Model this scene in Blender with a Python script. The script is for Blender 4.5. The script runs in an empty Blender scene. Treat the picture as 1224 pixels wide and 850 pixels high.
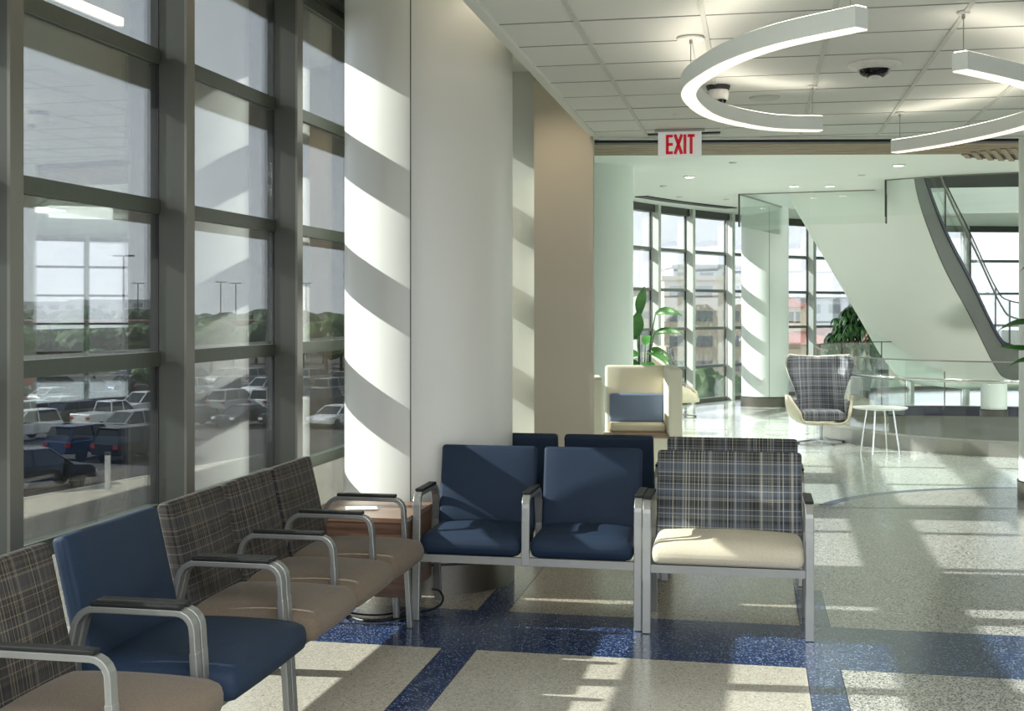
import bpy, bmesh, math, random
from mathutils import Vector, Matrix
random.seed(7)
R = math.radians
C = bpy.context.scene.collection
SC = bpy.context.scene

# ------------------------------------------------------------------ camera, sky, sun, large lights, exposure
EYE = 1.61
YAW = R(12.13)
cam_data = bpy.data.cameras.new('camera')
cam = bpy.data.objects.new('camera', cam_data); C.objects.link(cam)
cam.location = (0, 0, EYE); cam.rotation_euler = (R(90), 0, YAW)
cam_data.sensor_width = 36; cam_data.lens = 1600 / 1224 * 36
cam_data.shift_x = 56 / 1224; cam_data.shift_y = -54 / 1224
cam_data.clip_end = 3000
SC.camera = cam

world = bpy.data.worlds.new('sky'); SC.world = world; world.use_nodes = True
wn = world.node_tree; wn.nodes.clear()
wo = wn.nodes.new('ShaderNodeOutputWorld'); wb = wn.nodes.new('ShaderNodeBackground')
wt = wn.nodes.new('ShaderNodeTexCoord'); ws = wn.nodes.new('ShaderNodeSeparateXYZ'); wr = wn.nodes.new('ShaderNodeValToRGB')
wn.links.new(wt.outputs['Generated'], ws.inputs[0]); wn.links.new(ws.outputs['Z'], wr.inputs[0])
wr.color_ramp.elements[0].position = 0.0; wr.color_ramp.elements[0].color = (0.70, 0.73, 0.79, 1)
wr.color_ramp.elements[1].position = 0.55; wr.color_ramp.elements[1].color = (0.52, 0.59, 0.70, 1)
wn.links.new(wr.outputs[0], wb.inputs[0]); wn.links.new(wb.outputs[0], wo.inputs[0])
wb.inputs[1].default_value = 1.75

SUN_AZ = R(5.2); SUN_TAN = 0.57
sun_dir = Vector((math.cos(SUN_AZ), math.sin(SUN_AZ), -SUN_TAN)).normalized()
sd = bpy.data.lights.new('sun', 'SUN'); sd.energy = 8.2; sd.angle = R(0.55); sd.color = (1.0, 0.985, 0.95)
sun = bpy.data.objects.new('sun', sd); C.objects.link(sun)
sun.rotation_euler = sun_dir.to_track_quat('-Z', 'Y').to_euler(); sun.location = (-30, -2, 20)

def area(name, loc, size, energy, color=(1, 0.98, 0.95), rot=(0, 0, 0)):
    d = bpy.data.lights.new(name, 'AREA'); d.shape = 'RECTANGLE'; d.size, d.size_y = size; d.energy = energy; d.color = color
    o = bpy.data.objects.new(name, d); C.objects.link(o); o.location = loc; o.rotation_euler = rot
    return o
area('seating_fill_light', (0.0, 0.6, 2.96), (3.5, 3.5), 165, (0.97, 1.0, 0.97))  # added fill light out of view, brightens the waiting area; not a fitting
area('lobby_fill_light', (8.3, 17.0, 3.30), (3.0, 7.0), 300, (0.96, 1.0, 0.97))  # added fill for lobby ambient, out of view to the right
area('atrium_fill_light', (4.6, 21.3, 6.5), (5, 5), 160, (0.95, 1.0, 0.97))  # added fill shining down through the ceiling opening, source unseen

pl_ = bpy.data.lights.new('soffit_fill_light', 'POINT'); pl_.energy = 210; pl_.shadow_soft_size = 0.4; pl_.color = (1, 0.98, 0.93)  # added fill light hidden in the pit, brightens the stair soffit
plo = bpy.data.objects.new('soffit_fill_light', pl_); C.objects.link(plo); plo.location = (4.2, 19.75, -2.7)
vs = SC.view_settings
vs.view_transform = 'Standard'; vs.look = 'None'; vs.exposure = 0.52; vs.gamma = 1.0; vs.use_curve_mapping = False
SC.cycles.max_bounces = 10; SC.cycles.diffuse_bounces = 5; SC.cycles.glossy_bounces = 4
SC.cycles.transparent_max_bounces = 24; SC.cycles.transmission_bounces = 6
SC.cycles.sample_clamp_indirect = 6.0
SC.cycles.caustics_reflective = False; SC.cycles.caustics_refractive = False

# ------------------------------------------------------------------ materials
def srgb(r, g, b):
    return tuple(((v / 255) / 12.92 if v / 255 <= 0.04045 else ((v / 255 + 0.055) / 1.055) ** 2.4) for v in (r, g, b)) + (1,)

class NT:
    def __init__(s, name):
        s.m = bpy.data.materials.new(name); s.m.use_nodes = True
        s.t = s.m.node_tree; s.b = s.t.nodes['Principled BSDF']; s.out = s.t.nodes['Material Output']
    def n(s, typ, ins=None, **props):
        nd = s.t.nodes.new(typ)
        for k, v in props.items(): setattr(nd, k, v)
        for k, v in (ins or {}).items():
            if isinstance(v, bpy.types.NodeSocket): s.t.links.new(v, nd.inputs[k])
            else: nd.inputs[k].default_value = v
        return nd
    def math(s, op, a, b=0.0):
        return s.n('ShaderNodeMath', {0: a, 1: b}, operation=op).outputs[0]
    def mix(s, f, a, b, mode='MIX'):
        nd = s.n('ShaderNodeMix', None, data_type='RGBA', blend_type=mode)
        for i, v in ((0, f), (6, a), (7, b)):
            if isinstance(v, bpy.types.NodeSocket): s.t.links.new(v, nd.inputs[i])
            else: nd.inputs[i].default_value = v
        return nd.outputs[2]
    def ramp(s, f, stops, interp='LINEAR'):
        nd = s.t.nodes.new('ShaderNodeValToRGB'); nd.color_ramp.interpolation = interp
        e = nd.color_ramp.elements
        while len(e) < len(stops): e.new(0.5)
        for i, (p, c) in enumerate(stops): e[i].position = p; e[i].color = c
        s.t.links.new(f, nd.inputs[0]); return nd.outputs[0]
    def link(s, a, b): s.t.links.new(a, s.b.inputs[b])
    def set(s, **k):
        for a, v in k.items(): s.b.inputs[a.replace('_', ' ')].default_value = v
        return s
    def bump(s, h, dist, strength=0.5):
        nd = s.n('ShaderNodeBump', {'Height': h, 'Distance': dist, 'Strength': strength}); s.t.links.new(nd.outputs[0], s.b.inputs['Normal'])

def plain(name, col, rough=0.5, metal=0.0, vary=0.06, scale=30, spec=0.5):
    k = NT(name); k.set(Roughness=rough, Metallic=metal); k.b.inputs['Specular IOR Level'].default_value = spec
    tc = k.n('ShaderNodeTexCoord').outputs['Object']
    nz = k.n('ShaderNodeTexNoise', {'Vector': tc, 'Scale': scale, 'Detail': 3}).outputs[0]
    c = Vector(col[:3])
    k.link(k.ramp(nz, [(0.3, (*(c * (1 - vary)), 1)), (0.7, (*(c * (1 + vary)), 1))]), 'Base Color')
    return k.m

def terrazzo(name, base, dark, light, pd, pl, scale=170, rough=0.22):
    k = NT(name); k.set(Roughness=rough)
    tc = k.n('ShaderNodeTexCoord').outputs['Object']
    nz = k.n('ShaderNodeTexNoise', {'Vector': tc, 'Scale': 60.0, 'Detail': 1}).outputs['Color']
    wv = k.n('ShaderNodeVectorMath', {0: nz, 'Scale': 0.005}, operation='SCALE').outputs[0]
    vv = k.n('ShaderNodeVectorMath', {0: tc, 1: wv}, operation='ADD').outputs[0]
    vo = k.n('ShaderNodeTexVoronoi', {'Vector': vv, 'Scale': scale}, voronoi_dimensions='2D')
    ch = k.n('ShaderNodeSeparateColor', {0: vo.outputs['Color']})
    r = ch.outputs[0]; g = ch.outputs[1]
    chips = k.ramp(r, [(0, dark), (pd, base), (1 - pl, light)], 'CONSTANT')
    sh = k.ramp(g, [(0, (0.8, 0.8, 0.8, 1)), (1, (1.12, 1.12, 1.12, 1))])
    k.link(k.mix(1.0, chips, sh, 'MULTIPLY'), 'Base Color')
    k.b.inputs['Coat Weight'].default_value = 0.35; k.b.inputs['Coat Roughness'].default_value = 0.12
    return k.m

def fabric(name, col, col2, rough=0.85, scale=520, sheen=0.1, spec=0.3):
    k = NT(name); k.set(Roughness=rough); k.b.inputs['Specular IOR Level'].default_value = spec
    tc = k.n('ShaderNodeTexCoord').outputs['Object']
    mp = k.n('ShaderNodeMapping', {0: tc, 'Scale': (1, 1, 3.0)}).outputs[0]
    nz = k.n('ShaderNodeTexNoise', {'Vector': mp, 'Scale': scale * 0.35, 'Detail': 2}).outputs[0]
    k.link(k.ramp(nz, [(0.35, col), (0.65, col2)]), 'Base Color')
    k.b.inputs['Sheen Weight'].default_value = sheen
    k.bump(nz, 0.002, 0.35); return k.m

def plaid(name, dark, mid, line, s=1.0):
    k = NT(name); k.set(Roughness=0.9)
    tc = k.n('ShaderNodeTexCoord').outputs['Object']
    sp = k.n('ShaderNodeSeparateXYZ', {0: tc}); x, z = sp.outputs[0], sp.outputs[2]
    def threads(v, f, thr, seed):
        q = k.math('FLOOR', k.math('MULTIPLY', v, f * s))
        w = k.n('ShaderNodeTexWhiteNoise', {'W': k.math('ADD', q, seed)}, noise_dimensions='1D').outputs[0]
        return k.math('GREATER_THAN', w, thr)
    def bands(v, f, seed):
        return k.n('ShaderNodeTexNoise', {'W': k.math('ADD', k.math('MULTIPLY', v, f * s), seed), 'Scale': 1.0, 'Detail': 1.0}, noise_dimensions='1D').outputs[0]
    bz = k.ramp(bands(z, 16, 3.1), [(0.38, (0, 0, 0, 1)), (0.62, (1, 1, 1, 1))])
    bx = k.ramp(bands(x, 13, 9.7), [(0.40, (0, 0, 0, 1)), (0.66, (1, 1, 1, 1))])
    base = k.mix(k.math('MULTIPLY', k.math('ADD', bz, k.math('MULTIPLY', bx, 0.6)), 0.6), dark, mid)
    lv = threads(x, 250, 0.72, 11.0); lh = threads(z, 260, 0.76, 57.0)
    fv = threads(x, 430, 0.55, 5.0)
    grp = k.ramp(bands(x, 26, 40.0), [(0.44, (0, 0, 0, 1)), (0.58, (1, 1, 1, 1))])
    grz = k.ramp(bands(z, 20, 71.0), [(0.42, (0, 0, 0, 1)), (0.60, (1, 1, 1, 1))])
    lines = k.math('ADD', k.math('MULTIPLY', lv, k.math('ADD', k.math('MULTIPLY', grp, 0.42), 0.10)), k.math('MULTIPLY', lh, k.math('ADD', k.math('MULTIPLY', grz, 0.34), 0.08)))
    lines = k.math('MINIMUM', lines, 0.8)
    c1 = k.mix(k.math('MULTIPLY', fv, 0.12), base, line)
    k.link(k.mix(lines, c1, line), 'Base Color')
    return k.m

def glass(name, tint, refl, rough=0.0, fw=0.8):
    k = NT(name); t = k.t; t.nodes.remove(k.b)
    tr = k.n('ShaderNodeBsdfTransparent', {0: tint}).outputs[0]
    gl = k.n('ShaderNodeBsdfGlossy', {'Color': (1, 1, 1, 1), 'Roughness': rough}).outputs[0]
    fr = k.n('ShaderNodeFresnel', {'IOR': 1.45}).outputs[0]
    f = k.math('MINIMUM', k.math('ADD', k.math('MULTIPLY', fr, fw), refl), 0.9)
    mx = k.n('ShaderNodeMixShader', {0: f, 1: tr, 2: gl}).outputs[0]
    t.links.new(mx, k.out.inputs[0]); return k.m

def emit(name, col, strength):
    k = NT(name); k.set(Roughness=0.4)
    k.b.inputs['Base Color'].default_value = col; k.b.inputs['Emission Color'].default_value = col; k.b.inputs['Emission Strength'].default_value = strength
    return k.m

def wood(name, c1, c2, sc=(3, 40, 3), rough=0.4):
    k = NT(name); k.set(Roughness=rough)
    tc = k.n('ShaderNodeTexCoord').outputs['Object']
    mp = k.n('ShaderNodeMapping', {0: tc, 'Scale': sc}).outputs[0]
    nz = k.n('ShaderNodeTexNoise', {'Vector': mp, 'Scale': 1.6, 'Detail': 6, 'Distortion': 0.6}).outputs[0]
    k.link(k.ramp(nz, [(0.32, c1), (0.68, c2)]), 'Base Color'); return k.m

def leafy(name, c1, c2, scale=4.0, rough=0.6):
    k = NT(name); k.set(Roughness=rough)
    tc = k.n('ShaderNodeTexCoord').outputs['Object']
    nz = k.n('ShaderNodeTexNoise', {'Vector': tc, 'Scale': scale, 'Detail': 4}).outputs[0]
    k.link(k.ramp(nz, [(0.3, c1), (0.7, c2)]), 'Base Color'); return k.m

M = {}
M['white'] = plain('white_paint', srgb(226, 230, 222), 0.55, vary=0.015, scale=2)
M['column'] = plain('column_white', srgb(218, 219, 212), 0.32, vary=0.01, scale=2)
M['lobby_white'] = plain('lobby_white', srgb(224, 233, 226), 0.5, vary=0.01, scale=2)
M['beige'] = plain('beige_paint', srgb(186, 181, 165), 0.6, vary=0.015, scale=2)
M['tile'] = plain('ceiling_tile', srgb(228, 231, 225), 0.9, vary=0.03, scale=160)
M['grid'] = plain('ceiling_grid', srgb(205, 208, 200), 0.6)
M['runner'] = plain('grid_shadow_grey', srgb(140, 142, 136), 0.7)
M['mullion'] = plain('bronze_aluminium', srgb(72, 74, 68), 0.42, 0.25, vary=0.03, scale=4)
M['nose'] = plain('lightened_aluminium', srgb(110, 108, 100), 0.36, 0.5, vary=0.03, scale=4)  # mullion front edge: sheen put into the colour as a lighter tone
M['transom'] = plain('dark_green_aluminium', srgb(70, 76, 66), 0.45, 0.15)
M['lobbytransom'] = plain('grey_green_aluminium', srgb(112, 118, 112), 0.45, 0.15)
M['lobbyfin'] = plain('pale_aluminium', srgb(196, 202, 194), 0.4, 0.1, vary=0.02)
M['gasket'] = plain('black_gasket', srgb(14, 15, 15), 0.6)
M['blade'] = plain('olive_aluminium', srgb(78, 76, 62), 0.5, 0.1)
M['glass'] = glass('window_glass', (0.93, 0.955, 0.945, 1), 0.09)
M['clear'] = glass('guard_glass', (0.965, 0.988, 0.976, 1), 0.012, 0.0, 0.4)
M['lobbyglass'] = glass('lobby_glass', (0.945, 0.962, 0.957, 1), 0.04, 0.0, 0.6)
M['basesteel'] = plain('dull_steel', srgb(112, 109, 100), 0.38, 0.85, vary=0.05, scale=60)
M['steel'] = plain('brushed_steel', srgb(158, 156, 148), 0.33, 0.85, vary=0.05, scale=60)
M['frame'] = plain('silver_frame', srgb(144, 145, 141), 0.36, 0.65, vary=0.03)
M['chrome'] = plain('chrome', srgb(205, 207, 205), 0.15, 0.95, vary=0.02)
M['pad'] = plain('black_pad', srgb(24, 25, 24), 0.5, spec=0.3)
M['navy'] = fabric('navy_vinyl', srgb(27, 41, 59), srgb(35, 50, 71), 0.62, 600, 0.0, 0.22)
M['taupe'] = fabric('tan_fabric_shaded', srgb(100, 88, 74), srgb(118, 104, 89), 0.85, 500)  # tan seat fabric with the window bench's strong shade in its colour
M['cream'] = fabric('tan_fabric_lit', srgb(200, 190, 166), srgb(216, 207, 184), 0.85, 500)  # lighter copy of the tan seat fabric, coloured for its lit look
M['booth'] = fabric('booth_fabric', srgb(222, 214, 192), srgb(232, 226, 206), 0.85, 500)
M['boothblue'] = fabric('booth_blue', srgb(104, 120, 150), srgb(118, 134, 162), 0.85, 500)
M['plaid'] = plaid('plaid_shaded', srgb(17, 18, 24), srgb(46, 46, 52), srgb(132, 120, 98))  # one plaid in two copies; this one darkened for the bench's shade
M['plaidsunlit'] = plaid('plaid_sunlit', srgb(30, 33, 40), srgb(86, 95, 110), srgb(208, 205, 186))  # same plaid, coloured lighter as the sunlit copy
M['plaidgrey'] = plaid('plaid_grey', srgb(54, 58, 70), srgb(112, 116, 132), srgb(222, 222, 216), 0.9)
M['walnut'] = wood('walnut', srgb(92, 66, 52), srgb(132, 100, 80), (1.5, 1.5, 40))
M['walnut_top'] = wood('walnut_top', srgb(116, 88, 70), srgb(150, 120, 98), (2, 40, 2), 0.3)
M['slat'] = wood('oak_slats', srgb(120, 106, 84), srgb(160, 144, 118), (2, 14, 2), 0.6)
M['black'] = plain('matte_black', srgb(18, 18, 19), 0.5)
M['dome'] = plain('smoked_dome', srgb(12, 12, 13), 0.08)
M['offwhite'] = plain('white_plastic', srgb(222, 222, 216), 0.4)
M['lampbody'] = plain('lamp_body', srgb(226, 232, 228), 0.5, vary=0.01)
M['lamp'] = emit('lamp_diffuser', (1.0, 0.86, 0.70, 1), 0.85)
M['uplamp'] = emit('uplight_lens', (1.0, 0.90, 0.78, 1), 4.2)
M['cove'] = emit('cove_lens', (1.0, 0.86, 0.68, 1), 5.0)
M['downlight'] = emit('downlight_lens', (1.0, 0.96, 0.88, 1), 12.0)
M['red'] = emit('exit_red', (0.72, 0.012, 0.025, 1), 0.1)
M['exitface'] = emit('exit_face', srgb(226, 228, 224), 0.18)
M['ivory'] = plain('ivory_shell', srgb(214, 206, 180), 0.5)
M['tabletop'] = plain('white_laminate', srgb(228, 230, 226), 0.25)
M['stringer'] = plain('grey_stringer', srgb(104, 106, 100), 0.6, vary=0.02)
M['navypaint'] = plain('navy_paint', srgb(34, 38, 56), 0.45)
M['tz_blue'] = terrazzo('terrazzo_blue', srgb(38, 62, 108), srgb(22, 36, 66), srgb(140, 158, 182), 0.34, 0.11, 170)
M['tz_warm'] = terrazzo('terrazzo_warm', srgb(196, 190, 174), srgb(150, 142, 126), srgb(210, 206, 194), 0.05, 0.2)
M['tz_tan'] = terrazzo('terrazzo_tan', srgb(178, 168, 150), srgb(128, 118, 102), srgb(196, 188, 172), 0.16, 0.2)
M['tz_grey'] = terrazzo('terrazzo_grey', srgb(184, 182, 174), srgb(84, 84, 84), srgb(212, 210, 204), 0.26, 0.2)
M['tz_lobby'] = terrazzo('terrazzo_lobby', srgb(208, 216, 208), srgb(188, 198, 190), srgb(218, 225, 217), 0.2, 0.2, 70, 0.12)
M['joint'] = plain('dark_joint', srgb(60, 62, 60), 0.5)
M['asphalt'] = plain('asphalt', srgb(78, 75, 72), 0.95, vary=0.15, scale=0.15)
M['concrete'] = plain('concrete', srgb(190, 182, 162), 0.9, vary=0.06, scale=0.4)
M['kerb'] = plain('kerb', srgb(205, 200, 186), 0.9)
M['grass'] = leafy('grass', srgb(70, 92, 50), srgb(96, 112, 66), 0.3)
M['tree1'] = leafy('foliage_mid', srgb(40, 66, 30), srgb(86, 118, 58), 1.2)
M['tree2'] = leafy('foliage_dark', srgb(30, 52, 30), srgb(64, 92, 50), 1.2)
M['trunk'] = plain('bark', srgb(70, 58, 46), 0.9)
M['leaf'] = leafy('leaf_green', srgb(30, 84, 30), srgb(70, 130, 52), 6, 0.35)
M['leafdark'] = leafy('leaf_dark', srgb(18, 52, 22), srgb(60, 112, 46), 9, 0.35)
M['stem'] = plain('stem_green', srgb(52, 84, 44), 0.5)
M['pot'] = plain('grey_pot', srgb(120, 122, 120), 0.5)
M['soil'] = plain('soil', srgb(52, 42, 34), 0.95)
M['rooftile'] = plain('red_roof', srgb(168, 106, 92), 0.9, vary=0.12, scale=1.5)
M['stucco'] = plain('cream_stucco', srgb(232, 214, 172), 0.9, vary=0.04, scale=0.4)
M['blocktan'] = plain('tan_block', srgb(228, 214, 188), 0.9, vary=0.04, scale=0.2)
M['blockwhite'] = plain('white_block', srgb(222, 222, 218), 0.9, vary=0.03, scale=0.2)
M['brick'] = plain('brown_brick', srgb(118, 92, 82), 0.9, vary=0.06, scale=0.2)
M['darkglass'] = plain('dark_glass', srgb(30, 36, 42), 0.08)
M['paleglass'] = plain('hazy_glass', srgb(158, 162, 160), 0.3)
M['pole'] = plain('dark_pole', srgb(74, 70, 66), 0.5)
M['signblue'] = plain('sign_blue', srgb(28, 44, 86), 0.5)
M['tyre'] = plain('tyre', srgb(22, 22, 23), 0.8)
M['taillight'] = plain('tail_light', srgb(130, 24, 22), 0.3)
M['headlight'] = plain('head_light', srgb(225, 228, 230), 0.1)
M['paper'] = plain('paper', srgb(232, 234, 230), 0.6)
CARCOL = {'white': (226, 228, 228), 'silver': (160, 164, 166), 'dark grey': (62, 66, 70), 'black': (24, 25, 28), 'navy blue': (40, 56, 88), 'beige': (176, 168, 148), 'red': (168, 34, 34)}
for k_, v_ in CARCOL.items(): M['car ' + k_] = plain('car_paint_' + k_.replace(' ', '_'), srgb(*v_), 0.22, 0.2, vary=0.01)

# ------------------------------------------------------------------ mesh helpers
class MB:
    def __init__(s): s.v = []; s.f = []; s.mi = []
    def add(s, vs, fs, mi=0):
        o = len(s.v); s.v += [tuple(p) for p in vs]
        for f in fs: s.f.append(tuple(i + o for i in f)); s.mi.append(mi)
        return s
    def box(s, x0, x1, y0, y1, z0, z1, mi=0):
        vs = [(x, y, z) for z in (z0, z1) for y in (y0, y1) for x in (x0, x1)]
        return s.add(vs, [(0, 2, 3, 1), (4, 5, 7, 6), (0, 1, 5, 4), (2, 6, 7, 3), (0, 4, 6, 2), (1, 3, 7, 5)], mi)
    def prism(s, poly, z0, z1, mi=0):
        n = len(poly)
        vs = [(p[0], p[1], z0) for p in poly] + [(p[0], p[1], z1) for p in poly]
        fs = [tuple(range(n - 1, -1, -1)), tuple(range(n, 2 * n))] + [(i, (i + 1) % n, n + (i + 1) % n, n + i) for i in range(n)]
        return s.add(vs, fs, mi)
    def prism_x(s, poly_yz, x0, x1, mi=0):
        n = len(poly_yz)
        vs = [(x0, p[0], p[1]) for p in poly_yz] + [(x1, p[0], p[1]) for p in poly_yz]
        fs = [tuple(range(n)), tuple(range(2 * n - 1, n - 1, -1))] + [(i, n + i, n + (i + 1) % n, (i + 1) % n) for i in range(n)]
        return s.add(vs, fs, mi)
    def lathe(s, prof, cx=0, cy=0, seg=24, mi=0, cap=True):
        n = len(prof); vs = []
        for i in range(seg):
            a = 2 * math.pi * i / seg
            for r, z in prof: vs.append((cx + r * math.cos(a), cy + r * math.sin(a), z))
        fs = []
        for i in range(seg):
            j = (i + 1) % seg
            for k in range(n - 1): fs.append((i * n + k, j * n + k, j * n + k + 1, i * n + k + 1))
        if cap:
            fs.append(tuple(i * n for i in range(seg - 1, -1, -1))); fs.append(tuple(i * n + n - 1 for i in range(seg)))
        return s.add(vs, fs, mi)
    def tube(s, pts, r, seg=8, mi=0):
        pts = [Vector(p) for p in pts]; n = len(pts); vs = []
        for i, p in enumerate(pts):
            t = (pts[min(i + 1, n - 1)] - pts[max(i - 1, 0)]).normalized()
            a = Vector((0, 0, 1)) if abs(t.z) < 0.95 else Vector((1, 0, 0))
            u = t.cross(a).normalized(); w = t.cross(u)
            rr = r[i] if isinstance(r, (list, tuple)) else r
            for k in range(seg):
                g = 2 * math.pi * k / seg; vs.append(p + u * (math.cos(g) * rr) + w * (math.sin(g) * rr))
        fs = [(i * seg + k, i * seg + (k + 1) % seg, (i + 1) * seg + (k + 1) % seg, (i + 1) * seg + k) for i in range(n - 1) for k in range(seg)]
        fs += [tuple(range(seg - 1, -1, -1)), tuple((n - 1) * seg + k for k in range(seg))]
        return s.add(vs, fs, mi)
    def sweep_yz(s, path, x, wx, th, mi=0):
        """flat bar following a path in the YZ plane at x, wx wide along X, th thick"""
        n = len(path); vs = []
        for i, (y, z) in enumerate(path):
            a = path[max(i - 1, 0)]; b = path[min(i + 1, n - 1)]
            t = Vector((b[0] - a[0], b[1] - a[1])).normalized(); nn = Vector((-t.y, t.x)) * (th / 2)
            vs += [(x - wx / 2, y - nn.x, z - nn.y), (x + wx / 2, y - nn.x, z - nn.y), (x + wx / 2, y + nn.x, z + nn.y), (x - wx / 2, y + nn.x, z + nn.y)]
        fs = [(i * 4 + k, i * 4 + (k + 1) % 4, i * 4 + 4 + (k + 1) % 4, i * 4 + 4 + k) for i in range(n - 1) for k in range(4)]
        fs += [(3, 2, 1, 0), tuple((n - 1) * 4 + k for k in range(4))]
        return s.add(vs, fs, mi)
    def strip(s, path, rect, mi=0, closed=False):
        """sweep a rectangle (o0,o1,z0,z1) along a plan path; o is the offset to the right of travel; path points (x,y) or (x,y,z)"""
        pts = [Vector((p[0], p[1])) for p in path]; zs = [(p[2] if len(p) > 2 else 0) for p in path]; n = len(pts); vs = []
        o0, o1, z0, z1 = rect
        for i, p in enumerate(pts):
            if closed: a, b = pts[i - 1], pts[(i + 1) % n]
            else: a, b = pts[max(i - 1, 0)], pts[min(i + 1, n - 1)]
            t = (b - a).normalized(); nn = Vector((t.y, -t.x))
            q0 = p + nn * o0; q1 = p + nn * o1
            vs += [(q0.x, q0.y, zs[i] + z0), (q1.x, q1.y, zs[i] + z0), (q1.x, q1.y, zs[i] + z1), (q0.x, q0.y, zs[i] + z1)]
        m = n if closed else n - 1
        fs = [(i * 4 + k, i * 4 + (k + 1) % 4, ((i + 1) % n) * 4 + (k + 1) % 4, ((i + 1) % n) * 4 + k) for i in range(m) for k in range(4)]
        if not closed: fs += [(3, 2, 1, 0), tuple((n - 1) * 4 + k for k in range(4))]
        return s.add(vs, fs, mi)
    def rbox(s, cx, cy, cz, sx, sy, sz, r, crown=0.0, mi=0, n=7, tilt=0.0, front=0.0):
        """rounded cushion: half sizes from sx.. ; crown lifts the middle of the top; tilt leans about X at its base"""
        hx, hy, hz = sx / 2, sy / 2, sz / 2
        def lin(h):
            c = h - r; return [-h, -h + r * 0.35, -c] + [(-c + 2 * c * i / (n - 3)) for i in range(1, n - 3)] + [c, h - r * 0.35, h]
        X, Y, Z = lin(hx), lin(hy), lin(hz)
        idx = {}; vs = []
        def vid(x, y, z):
            key = (round(x, 5), round(y, 5), round(z, 5))
            if key not in idx:
                p = Vector((x, y, z)); q = Vector((max(-hx + r, min(hx - r, x)), max(-hy + r, min(hy - r, y)), max(-hz + r, min(hz - r, z))))
                d = p - q
                if d.length > 1e-9: p = q + d.normalized() * r
                k = (1 - (p.x / hx) ** 2) * (1 - (p.y / hy) ** 2)
                if p.z > 0: p.z += crown * max(0, k) ** 0.6 * (p.z / hz)
                if front: p.y -= front * max(0, (1 - (p.x / hx) ** 2) * (1 - (p.z / hz) ** 2)) * (1 if p.y < 0 else 0)
                if tilt:
                    h = p.z + hz; y_, z_ = p.y * math.cos(tilt) + h * math.sin(tilt), h * math.cos(tilt) - p.y * math.sin(tilt)
                    p = Vector((p.x, y_, z_ - hz))
                idx[key] = len(vs); vs.append((p.x + cx, p.y + cy, p.z + cz))
            return idx[key]
        fs = []
        def grid(A, B, fn, flip):
            for i in range(len(A) - 1):
                for j in range(len(B) - 1):
                    q = [vid(*fn(A[i], B[j])), vid(*fn(A[i + 1], B[j])), vid(*fn(A[i + 1], B[j + 1])), vid(*fn(A[i], B[j + 1]))]
                    fs.append(tuple(q[::-1] if flip else q))
        grid(X, Y, lambda a, b: (a, b, hz), False); grid(X, Y, lambda a, b: (a, b, -hz), True)
        grid(X, Z, lambda a, b: (a, -hy, b), False); grid(X, Z, lambda a, b: (a, hy, b), True)
        grid(Y, Z, lambda a, b: (hx, a, b), False); grid(Y, Z, lambda a, b: (-hx, a, b), True)
        return s.add(vs, fs, mi)
    def build(s, name, mats, parent=None, smooth=False, bevel=0.0, solid=0.0):
        me = bpy.data.meshes.new(name); me.from_pydata(s.v, [], s.f)
        if not isinstance(mats, (list, tuple)): mats = [mats]
        for m in mats: me.materials.append(m)
        if len(mats) > 1: me.polygons.foreach_set('material_index', s.mi)
        bm = bmesh.new(); bm.from_mesh(me); bmesh.ops.recalc_face_normals(bm, faces=bm.faces); bm.to_mesh(me); bm.free()
        if smooth:
            me.polygons.foreach_set('use_smooth', [True] * len(me.polygons))
            try: me.set_sharp_from_angle(angle=R(40))
            except Exception: pass
        me.update()
        o = bpy.data.objects.new(name, me); C.objects.link(o)
        if parent: o.parent = parent
        if solid:
            md = o.modifiers.new('solid', 'SOLIDIFY'); md.thickness = solid; md.offset = 0
        if bevel:
            md = o.modifiers.new('bevel', 'BEVEL'); md.width = bevel; md.segments = 2; md.limit_method = 'ANGLE'
        return o

def tag(o, label=None, cat=None, group=None, kind=None):
    if label: o['label'] = label
    if cat: o['category'] = cat
    if group: o['group'] = group
    if kind: o['kind'] = kind
    return o
def thing(name, label, cat, loc=(0, 0, 0), rz=0.0, group=None):
    o = bpy.data.objects.new(name, None); C.objects.link(o); o.empty_display_size = 0.1
    o.location = loc; o.rotation_euler = (0, 0, rz)
    return tag(o, label, cat, group)
def struct(o): o['kind'] = 'structure'; return o
def sroot(name, loc=(0, 0, 0), rz=0.0):
    o = bpy.data.objects.new(name, None); C.objects.link(o); o.empty_display_size = 0.1
    o.location = loc; o.rotation_euler = (0, 0, rz); return struct(o)
KIDS = {}
def copy_tree(o, parent=None):
    c = o.copy(); C.objects.link(c)
    if parent: c.parent = parent
    for ch in o.children: copy_tree(ch, c)
    return c
def at(px, depth, y=None):
    """point on the sight line of image column px at a given depth (ground distance along the view axis)"""
    u = (px - 556) / 1600
    x = depth * (-math.sin(YAW) + u * math.cos(YAW)); yy = depth * (math.cos(YAW) + u * math.sin(YAW))
    return Vector((x, yy, EYE + (371 - y) / 1600 * depth if y is not None else 0))
def smooth_path(pts, n=8, closed=False):
    out = []; P = [Vector(p) for p in pts]; m = len(P)
    for i in range(m if closed else m - 1):
        if closed: a, b, c, d = P[i - 1], P[i], P[(i + 1) % m], P[(i + 2) % m]
        else: a, b, c, d = P[max(i - 1, 0)], P[i], P[i + 1], P[min(i + 2, m - 1)]
        for k in range(n):
            t = k / n
            out.append(0.5 * ((2 * b) + (c - a) * t + (2 * a - 5 * b + 4 * c - d) * t * t + (3 * b - a - 3 * c + d) * t ** 3))
    if not closed: out.append(P[-1])
    return out
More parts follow.
